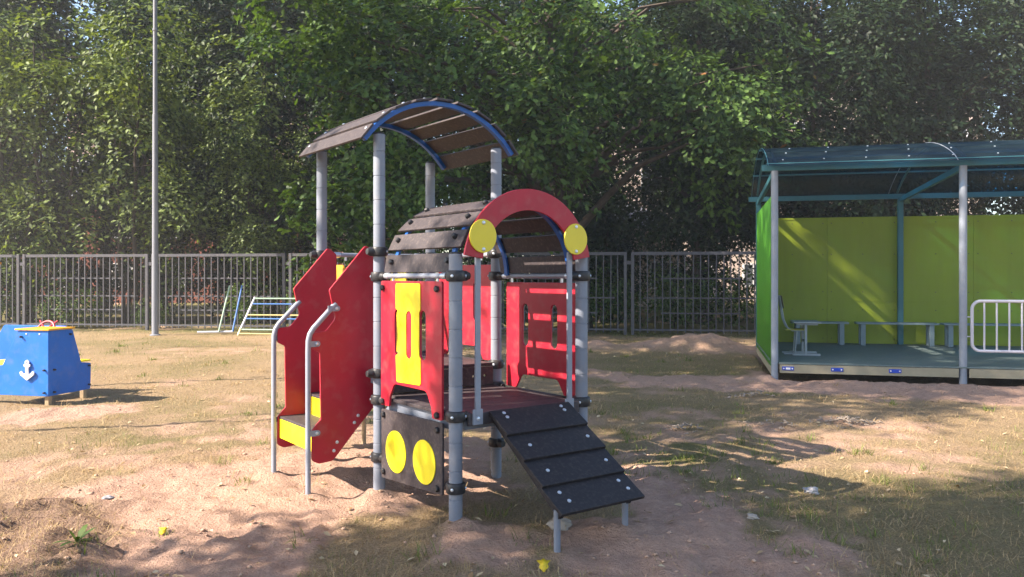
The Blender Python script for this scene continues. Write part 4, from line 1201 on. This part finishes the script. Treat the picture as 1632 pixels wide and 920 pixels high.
# ------------------------------------------------------------------ shelter
P0 = Vector((4.25, 13.2, 0)); PA = Vector((.973, -.231, 0)).normalized(); PB = Vector((-PA.y, PA.x, 0))
def Q(a, b, z): return P0 + PA * a + PB * b + ZUP * z
BAY = 2.77
DEP = 4.3
def shelter():
    root = thing('shelter', 'open green and yellow shelter with blue see-through curved roof and raised floor', 'shelter', tuple(P0))
    nb = 3
    for i in range(nb + 1):
        a = i * BAY
        p = obj('post', MB().lathe(Q(a, 0, -.2), [(.056, 0), (.056, .43), (.060, .432), (.060, .437), (.056, .44), (.056, 3.55)], 20), M['pav_post'], root)
        obj('back_post', MB().beam(Q(a, DEP - .14, .1), Q(a, DEP - .14, 3.22), .10, .10, PA), M['teal'], root, bevel=.004)
        obj('tie_beam', MB().beam(Q(a, .06, 3.33), Q(a, DEP - .1, 3.20), .06, .09), M['teal'], root)
    # long beams
    for b, z in ((.0, 3.40), (DEP - .14, 3.27)):
        obj('long_beam', MB().beam(Q(-.2, b, z), Q(nb * BAY + .2, b, z), .07, .10), M['teal'], root)
    # barrel roof
    b0, b1, za, zb, rise = -.30, DEP + .30, 3.40, 3.30, .62
    def arc(t):
        return b0 + (b1 - b0) * t, za + (zb - za) * t + rise * math.sin(math.pi * t) ** .8
    ts = [i / 26 for i in range(27)]
    a_l, a_r = -.14, nb * BAY + .26
    mb = MB()
    for a in (a_l, a_r):
        pass
    top = [[Q(a, arc(t)[0], arc(t)[1] + dz) for t in ts] for a in (a_l, a_r) for dz in (0, -.008)]
    n = len(ts)
    vs = [p for row in top for p in row]
    fs = []
    for i in range(n - 1):
        fs.append((i, 2 * n + i, 2 * n + i + 1, i + 1))
    mb.add([top[0][i] for i in range(n)] + [top[2][i] for i in range(n)], [(i, n + i, n + i + 1, i + 1) for i in range(n - 1)])
    rf = obj('roof', mb, M['roof_sheet'], root)
    # seams and screws of the sheets
    for a in (a_l + .02, 2.62, 2 * BAY - .1, a_r - .02):
        obj('roof_seam', MB().tube([Q(a, arc(t)[0], arc(t)[1] + .002) for t in ts], .007, 6), M['teal' if a < 1 else 'pav_post'], rf)
    sm = MB().lathe((0, 0, 0), [(.014, 0), (.012, .008), (.006, .011)], 8)
    sme = bpy.data.meshes.new('roof_screw'); sme.from_pydata(sm.v, [], sm.f); sme.materials.append(M['zinc'])
    for t in (.035, .12, .22):
        a = .08 + t
        while a < 5.4:
            b, z = arc(t); b2, z2 = arc(t + .01)
            nn = Vector((0, -(z2 - z), (b2 - b))).normalized()
            nw = (PB * nn.y + ZUP * nn.z)
            inst('roof_screw', sme, rf, Matrix.Translation(Q(a, b, z + .004)) @ nw.to_track_quat('Z', 'Y').to_matrix().to_4x4())
            a += .62
    # rafters (bent bars) and purlins under the sheet
    for i in range(nb + 1):
        obj('rafter', MB().tube([Q(i * BAY, arc(t)[0], arc(t)[1] - .04) for t in ts[1:-1]], .022, 8), M['teal'], root)
    for t in (.015, .2, .4, .6, .8, .985):
        b, z = arc(t)
        obj('purlin', MB().beam(Q(a_l, b, z - .022), Q(a_r, b, z - .022), .04, .03), M['teal'], root)
    # back wall: flat sheets in a thin frame
    wz0, wz1 = .24, 2.87
    ws = MB().lathe((0, 0, 0), [(.012, 0), (.010, .006)], 6)
    wsm = bpy.data.meshes.new('screw'); wsm.from_pydata(ws.v, [], ws.f); wsm.materials.append(M['ply'])
    qw = (-PB).to_track_quat('Z', 'Y').to_matrix().to_4x4()
    for i in range(nb):
        for j in range(2):
            s0 = i * BAY + j * BAY / 2 + .0015; s1 = i * BAY + (j + 1) * BAY / 2 - .0015
            obj('back_wall_sheet', MB().box(Q((s0 + s1) / 2, DEP, (wz0 + wz1) / 2), (s1 - s0, .02, wz1 - wz0), PA, PB, ZUP), M['wall_yellow'], root, bevel=.003)
            for fa in (.06, .5, .94):
                for fz in (.35, .95, 1.32, 2.1, 2.75):
                    inst('screw', wsm, root, Matrix.Translation(Q(s0 + (s1 - s0) * fa, DEP - .0125, fz)) @ qw)
            obj('wall_batten', MB().box(Q((s0 + s1) / 2, DEP - .018, 1.14), (s1 - s0 - .05, .014, .03), PA, PB, ZUP), M['wall_yellow'], root)
            obj('wall_batten', MB().box(Q((s0 + s1) / 2, DEP - .018, wz1 - .02), (s1 - s0 - .05, .014, .04), PA, PB, ZUP), M['wall_yellow'], root)
    # left wall: profiled sheet
    mb = MB()
    k = 0; b = .08
    prof = []
    while b < DEP - .05:
        prof += [(b, 0), (b + .035, 0), (b + .05, -.02), (b + .085, -.02), (b + .10, 0)]
        b += .135
    vs = []; fs = []
    for bb, off in prof: vs += [Q(-.02 + off, bb, .14), Q(-.02 + off, bb, 2.96)]
    for i in range(len(prof) - 1): fs.append((2 * i, 2 * i + 1, 2 * i + 3, 2 * i + 2))
    mb.add(vs, fs)
    sw = obj('side_wall', mb, M['wall_green'], root)
    so_ = sw.modifiers.new('thick', 'SOLIDIFY'); so_.thickness = .004
    obj('side_rail', MB().beam(Q(.03, .1, 2.95), Q(.03, DEP - .2, 2.95), .04, .05), M['teal'], root)
    obj('side_rail', MB().beam(Q(.03, .1, 1.4), Q(.03, DEP - .2, 1.4), .04, .05), M['teal'], root)
    # floor
    fl = MB()
    nbd = 18
    for i in range(nbd):
        bb = -.06 + (DEP - .0) * i / nbd
        wd = (DEP) / nbd - .005
        fl.box(Q(nb * BAY / 2 + .0, bb + wd / 2 + .0, .245), (nb * BAY + .1 if i > 1 else nb * BAY - .13, wd, .022), PA, PB, ZUP)
    obj('floor', fl, M['floor_teal'], root)
    for i in range(nb):
        sk = MB().box(Q((i + .5) * BAY, -.045, .158), (BAY - .15, .03, .135), PA, PB, ZUP)
        obj('skirt_beam', sk, M['beige'], root, bevel=.003)
    for i in range(1, nb):
        for s in (-1, 1):
            obj('corner_plate', MB().box(Q(i * BAY + s * .2, -.063, .15), (.2, .006, .06), PA, PB, ZUP), M['beige'], root)
    obj('side_skirt', MB().box(Q(-.03, DEP / 2, .10), (.03, DEP - .2, .12), PA, PB, ZUP), M['beige'], root)
    for j, a in enumerate((.20, .94, 1.79)):
        pl = obj('fixing_plate', MB().box(Q(a, -.066, .165), (.18, .012, .06), PA, PB, ZUP), M['plate_blue'], root, bevel=.004)
        for s in (-1, 1):
            obj('bolt', MB().lathe(Q(a + s * .065, -.072, .165), [(.012, 0), (.012, .006), (.006, .009)], 10, -PB), M['white'], pl)
        if j == 0:
            obj('sticker', MB().box(Q(a, -.0735, .165), (.07, .003, .032), PA, PB, ZUP), M['white'], pl)
    for a in (.1, 1.4, 2.77, 4.1, 5.5):
        obj('floor_joist', MB().beam(Q(a, .02, .19), Q(a, DEP, .19), .06, .09), M['wood'], root)
shelter()

def bench(a0, a1, b, label):
    root = thing('bench', label, 'bench', tuple(Q((a0 + a1) / 2, b, .256)), 'benches along the back wall of the shelter')
    obj('seat', MB().box(Q((a0 + a1) / 2, b, .70), (a1 - a0, .32, .035), PA, PB, ZUP), M['bench'], root, bevel=.004)
    for a in (a0 + .13, a1 - .13):
        for s in (-1, 1):
            obj('leg', MB().box(Q(a, b + s * .11, .47), (.09, .05, .424), PA, PB, ZUP), M['bench'], root, bevel=.003)
bench(.62, 1.72, 3.85, 'grey bench by the back wall, partly behind the school desk')
bench(1.86, 3.38, 3.85, 'grey bench in the middle of the yellow back wall')
bench(3.46, 5.4, 3.85, 'grey bench behind the white barrier, by the back wall')

def desk():
    root = thing('school_desk', 'grey school desk standing at the left end of the shelter floor', 'desk', tuple(Q(.62, 1.5, .256)))
    obj('desk_top', MB().box(Q(.64, 1.5, .835), (.46, .62, .025), PA, PB, ZUP), M['desk'], root, bevel=.003)
    for s in (-1, 1):
        b = 1.5 + s * .24
        obj('leg', MB().beam(Q(.62, b, .29), Q(.62, b, .82), .045, .04, PA), M['desk'], root)
        obj('foot', MB().beam(Q(.40, b, .275), Q(.86, b, .275), .04, .035), M['desk'], root)
        obj('arm', MB().beam(Q(.46, b, .805), Q(.82, b, .805), .03, .03), M['desk'], root)
    obj('cross_bar', MB().beam(Q(.62, 1.28, .5), Q(.62, 1.72, .5), .02, .04), M['desk'], root)
    root = thing('school_chair', 'school chair with dark plywood back facing the grey desk in the shelter', 'chair', tuple(Q(0.42, 1.5, .256)))
    obj('seat', MB().box(Q(0.47, 1.5, .70), (.36, .36, .018), PA, PB, ZUP), M['seat_yellow'], root, bevel=.006)
    tl = (PA * -.16 + ZUP).normalized()
    obj('backrest', MB().box(Q(0.24, 1.5, 1.19), (.018, .38, .22), tl.cross(PB) * -1, PB, tl), M['ply'], root, bevel=.006)
    for s in (-1, 1):
        b = 1.5 + s * .16
        obj('leg', MB().tube([Q(0.19, b, 1.30), Q(0.26, b, .88), Q(0.32, b, .74), Q(0.40, b, .685), Q(0.60, b, .685)], .013, 8), M['desk'], root)
        obj('leg', MB().tube([Q(0.48, b, .68), Q(0.45, b, .29)], .014, 8), M['desk'], root)
        obj('foot', MB().tube([Q(0.26, b, .275), Q(0.64, b, .275)], .014, 8), M['desk'], root)
desk()

def barrier():
    a0, a1 = BAY + .12, 2 * BAY - .12
    z0, z1, b = .50, 1.265, -.02
    root = thing('barrier', 'white tubular metal barrier fixed between the shelter posts', 'barrier', tuple(Q((a0 + a1) / 2, b, .256)))
    r = .12
    pts = []
    for cx, cz, s in ((a1 - r, z1 - r, 0), (a0 + r, z1 - r, 1), (a0 + r, z0 + r, 2), (a1 - r, z0 + r, 3)):
        for k in range(7):
            th = math.pi / 2 * (s + k / 6)
            pts.append(Q(cx + r * math.cos(th), b, cz + r * math.sin(th)))
    pts.append(pts[0])
    obj('frame', MB().tube(pts, .024, 12, cap=False), M['barrier'], root)
    n = int((a1 - a0 - .1) / .172)
    for k in range(n):
        a = a0 + .17 + k * .172
        if a < a1 - .08: obj('bar', MB().tube([Q(a, b, z0 + .01), Q(a, b, z1 - .01)], .014, 8), M['barrier'], root)
    for a, s in ((a0, -1), (a1, 1)):
        for z in (.72, 1.02): obj('bracket', MB().tube([Q(a, b, z), Q(a + s * .09, b, z)], .009, 8), M['barrier'], root)
barrier()

# ------------------------------------------------------------------ painted pipe frames by the fence
def frames():
    def G(x, y, z): return Vector((x, y, z))
    Y0 = 23.2
    root = thing('pipe_frame', 'bent pipe frame with a green and a blue upright leaning on the fence', 'play equipment', (-8.3, Y0, 0))
    obj('foot', MB().tube([G(-8.95, Y0, .05), G(-7.98, Y0 + .1, .06)], .03, 10), M['g_white'], root)
    obj('upright', MB().tube([G(-8.34, Y0, .06), G(-8.2, Y0 + .5, 1.37)], .024, 10), M['g_green'], root)
    obj('upright', MB().tube([G(-7.98, Y0 + .1, .05), G(-7.86, Y0 + .55, 1.37)], .026, 10), M['g_blue'], root)
    root = thing('climbing_ladder', 'low sloping climbing ladder with coloured rungs by the fence', 'play equipment', (-7.0, Y0 - .2, 0))
    lo, hi = G(-7.72, Y0 - .2, .0), G(-7.42, Y0 + .35, 1.03)
    dx = Vector((1.62, -.25, 0))
    for k in range(2):
        obj('side_pipe', MB().tube([lo + dx * k, hi + dx * k], .03, 10), M['g_white'], root)
    obj('foot', MB().tube([lo - ZUP * .05, lo + (hi - lo) * .16], .042, 10), M['g_yellow'], root)
    for t, c in ((.02, 'g_yellow'), (.13, 'g_green'), (.42, 'g_blue'), (.52, 'g_yellow'), (.82, 'g_blue'), (.97, 'g_green')):
        p = lo + (hi - lo) * t
        obj('rung', MB().tube([p, p + dx], .022, 10), M[c], root)
    root = thing('play_board', 'orange edged board at the left edge of the photo, in front of the fence', 'play equipment', (-15.2, 23.6, 0))
    obj('post', MB().box((-15.28, 23.6, 1.0), (.08, .08, 2.3)), M['wood'], root)
    obj('board', MB().box((-15.25, 23.6, 2.02), (.75, .35, .07)), M['orange'], root, bevel=.006)
    obj('board', MB().beam((-15.6, 23.6, 2.12), (-15.0, 23.6, 2.38), .35, .05), M['orange'], root, bevel=.006)
frames()

# ------------------------------------------------------------------ small things on the ground
def smalls():
    r = np.random.default_rng(77)
    def chips(name, label, cx, cy, rx, ry, n, s):
        mb = MB()
        for i in range(n):
            x = cx + r.normal(0, rx); y = cy + r.normal(0, ry)
            z = gz1(x, y) + abs(r.normal(.012, .014)) + .04 * max(0, 1 - ((x - cx) / rx) ** 2 * .4 - ((y - cy) / ry) ** 2 * .4)
            d = Vector((r.normal(), r.normal(), r.normal(0, .25))).normalized()
            mb.beam(Vector((x, y, z)) - d * s * r.uniform(.4, 1), Vector((x, y, z)) + d * s * r.uniform(.4, 1), s * .45, .008, (r.normal(0, .3), r.normal(0, .3), 1))
        o = obj(name, mb, M['chip'])
        tag(o, label, 'debris', kind='stuff')
    chips('wood_chip_pile', 'scattered pile of grey wood chips on the grass before the shelter', 3.75, 9.1, .17, .12, 90, .035)
    chips('wood_chip_pile', 'small pale pile of chips on the grass right of the ramp', 1.9, 8.85, .11, .07, 40, .035)
    chips('wood_chip_pile', 'loose dark twigs on the sand in front of the shelter', 3.35, 11.2, .16, .08, 30, .05)
    chips('wood_chip_pile', 'few pale scraps on the grass at the fence side of the lawn', 2.9, 8.9, .18, .08, 22, .035)
    # crumpled bag
    def crumple(name, label, cat, c, s, m, seed, flat=.5):
        bm = bmesh.new()
        bmesh.ops.create_icosphere(bm, subdivisions=3, radius=1)
        rr = np.random.default_rng(seed)
        ph = rr.uniform(0, 6, 9)
        for v in bm.verts:
            x, y, z = v.co
            f = 1 + .28 * math.sin(3.1 * x + ph[0]) * math.sin(2.7 * y + ph[1]) + .18 * math.sin(6.3 * z + ph[2] + 3 * x) + .10 * math.sin(9 * y + ph[3] + 5 * z)
            v.co = Vector((x * f * s, y * f * s * .75, max(-.3, z * f) * s * flat))
        me = bpy.data.meshes.new(name); bm.to_mesh(me); bm.free()
        me.polygons.foreach_set('use_smooth', np.zeros(len(me.polygons), dtype=bool) if m is M['bag'] else np.ones(len(me.polygons), dtype=bool))
        me.materials.append(m)
        o = bpy.data.objects.new(name, me); COL.objects.link(o); o.location = (c[0], c[1], gz1(*c) + s * flat * .25)
        tag(o, label, cat)
    crumple('crumpled_bag', 'crumpled pale grey plastic bag on the shaded grass at the right', 'litter', (2.27, 6.2), .055, M['bag'], 1, .6)
    crumple('paper_scrap', 'crumpled whitish scrap on the sand left of the handrails', 'litter', (-2.95, 5.95), .04, M['bag'], 3, .4)
    crumple('stone', 'small rounded stone on the sand edge right of the ramp', 'stone', (1.62, 5.5), .035, M['stone'], 4, .7)
    crumple('clod', 'brown sand clod on the ground between the ramp legs', 'clod', (.31, 5.25), .075, M['stone'], 6, .7)
    # yellow leaf
    mb = MB()
    z = gz1(.18, 4.63) + .02
    pts = [(0, -.05), (.028, -.025), (.022, .0), (.04, .015), (.015, .03), (0, .055), (-.018, .03), (-.042, .012), (-.02, -.003), (-.03, -.028)]
    mb.add([(.18 + x, 4.63 + y * .8, z + abs(x) * .5 + y * .5) for x, y in pts], [tuple(range(len(pts)))])
    o = obj('fallen_leaf', mb, M['leaf_yellow']); so2 = o.modifiers.new('thick', 'SOLIDIFY'); so2.thickness = .001
    tag(o, 'single yellow fallen leaf on the ground at the bottom, below the ramp', 'leaf')
    mb = MB()
    z = gz1(-2.2, 5.15) + .015
    mb.add([(-2.2 + x * .8, 5.15 + y * .7, z + abs(x) * .4 + y * .3) for x, y in pts], [tuple(range(len(pts)))])
    o = obj('fallen_leaf', mb, M['leaf_yellow']); so2 = o.modifiers.new('thick', 'SOLIDIFY'); so2.thickness = .001
    tag(o, 'small yellow leaf lying on the sand at lower left', 'leaf')
    # broad leaved weed in the lower left corner
    def weed(label, c, n, s):
        root = thing('weed', label, 'plant', (c[0], c[1], gz1(*c)))
        V_ = []; F_ = []
        mb = MB()
        for i in range(n):
            az = 2 * math.pi * i / n + r.normal(0, .4); l_ = s * r.uniform(.6, 1.15); el = r.uniform(.35, 1.2)
            d = Vector((math.cos(az) * math.cos(el), math.sin(az) * math.cos(el), math.sin(el))); sd = d.cross(ZUP).normalized()
            p = Vector((c[0], c[1], gz1(*c)))
            w_ = l_ * .13
            q = [p, p + d * l_ * .4 + sd * w_, p + d * l_ * .4 - sd * w_ + ZUP * .005, p + d * l_ * .75 + sd * w_ * .7 - ZUP * l_ * .10, p + d * l_ * .75 - sd * w_ * .7 - ZUP * l_ * .10, p + d * l_ - ZUP * l_ * .25]
            mb.add(q, [(0, 1, 2), (1, 3, 4, 2), (3, 5, 4)])
        obj('foliage', mb, M['leaf_bush'], root)
        st = MB().tube([(c[0], c[1], gz1(*c)), (c[0] + .01, c[1], gz1(*c) + s * 1.1)], [.004, .0015], 6)
        obj('stem', st, M['grass_dry'], root)
    weed('broad leaved green weed on the dug soil in the lower left corner', (-2.55, 4.78), 9, .14)
smalls()

# ------------------------------------------------------------------ haze volume added to imitate lens veil
def haze():
    m = bpy.data.materials.new('haze')
    m.use_nodes = True
    n = m.node_tree.nodes
    n.remove(n['Principled BSDF'])
    v = n.new('ShaderNodeVolumePrincipled')
    v.inputs['Color'].default_value = (0.92, 0.90, 0.90, 1)
    v.inputs['Density'].default_value = 0.0016
    v.inputs['Anisotropy'].default_value = 0.2
    m.node_tree.links.new(v.outputs[0], n['Material Output'].inputs['Volume'])
    o = obj('haze', MB().box((0, 30, 9.5), (190, 110, 24)), m)
    tag(o, 'thin haze added over the whole playground to imitate lens veil', 'haze', kind='stuff')
haze()
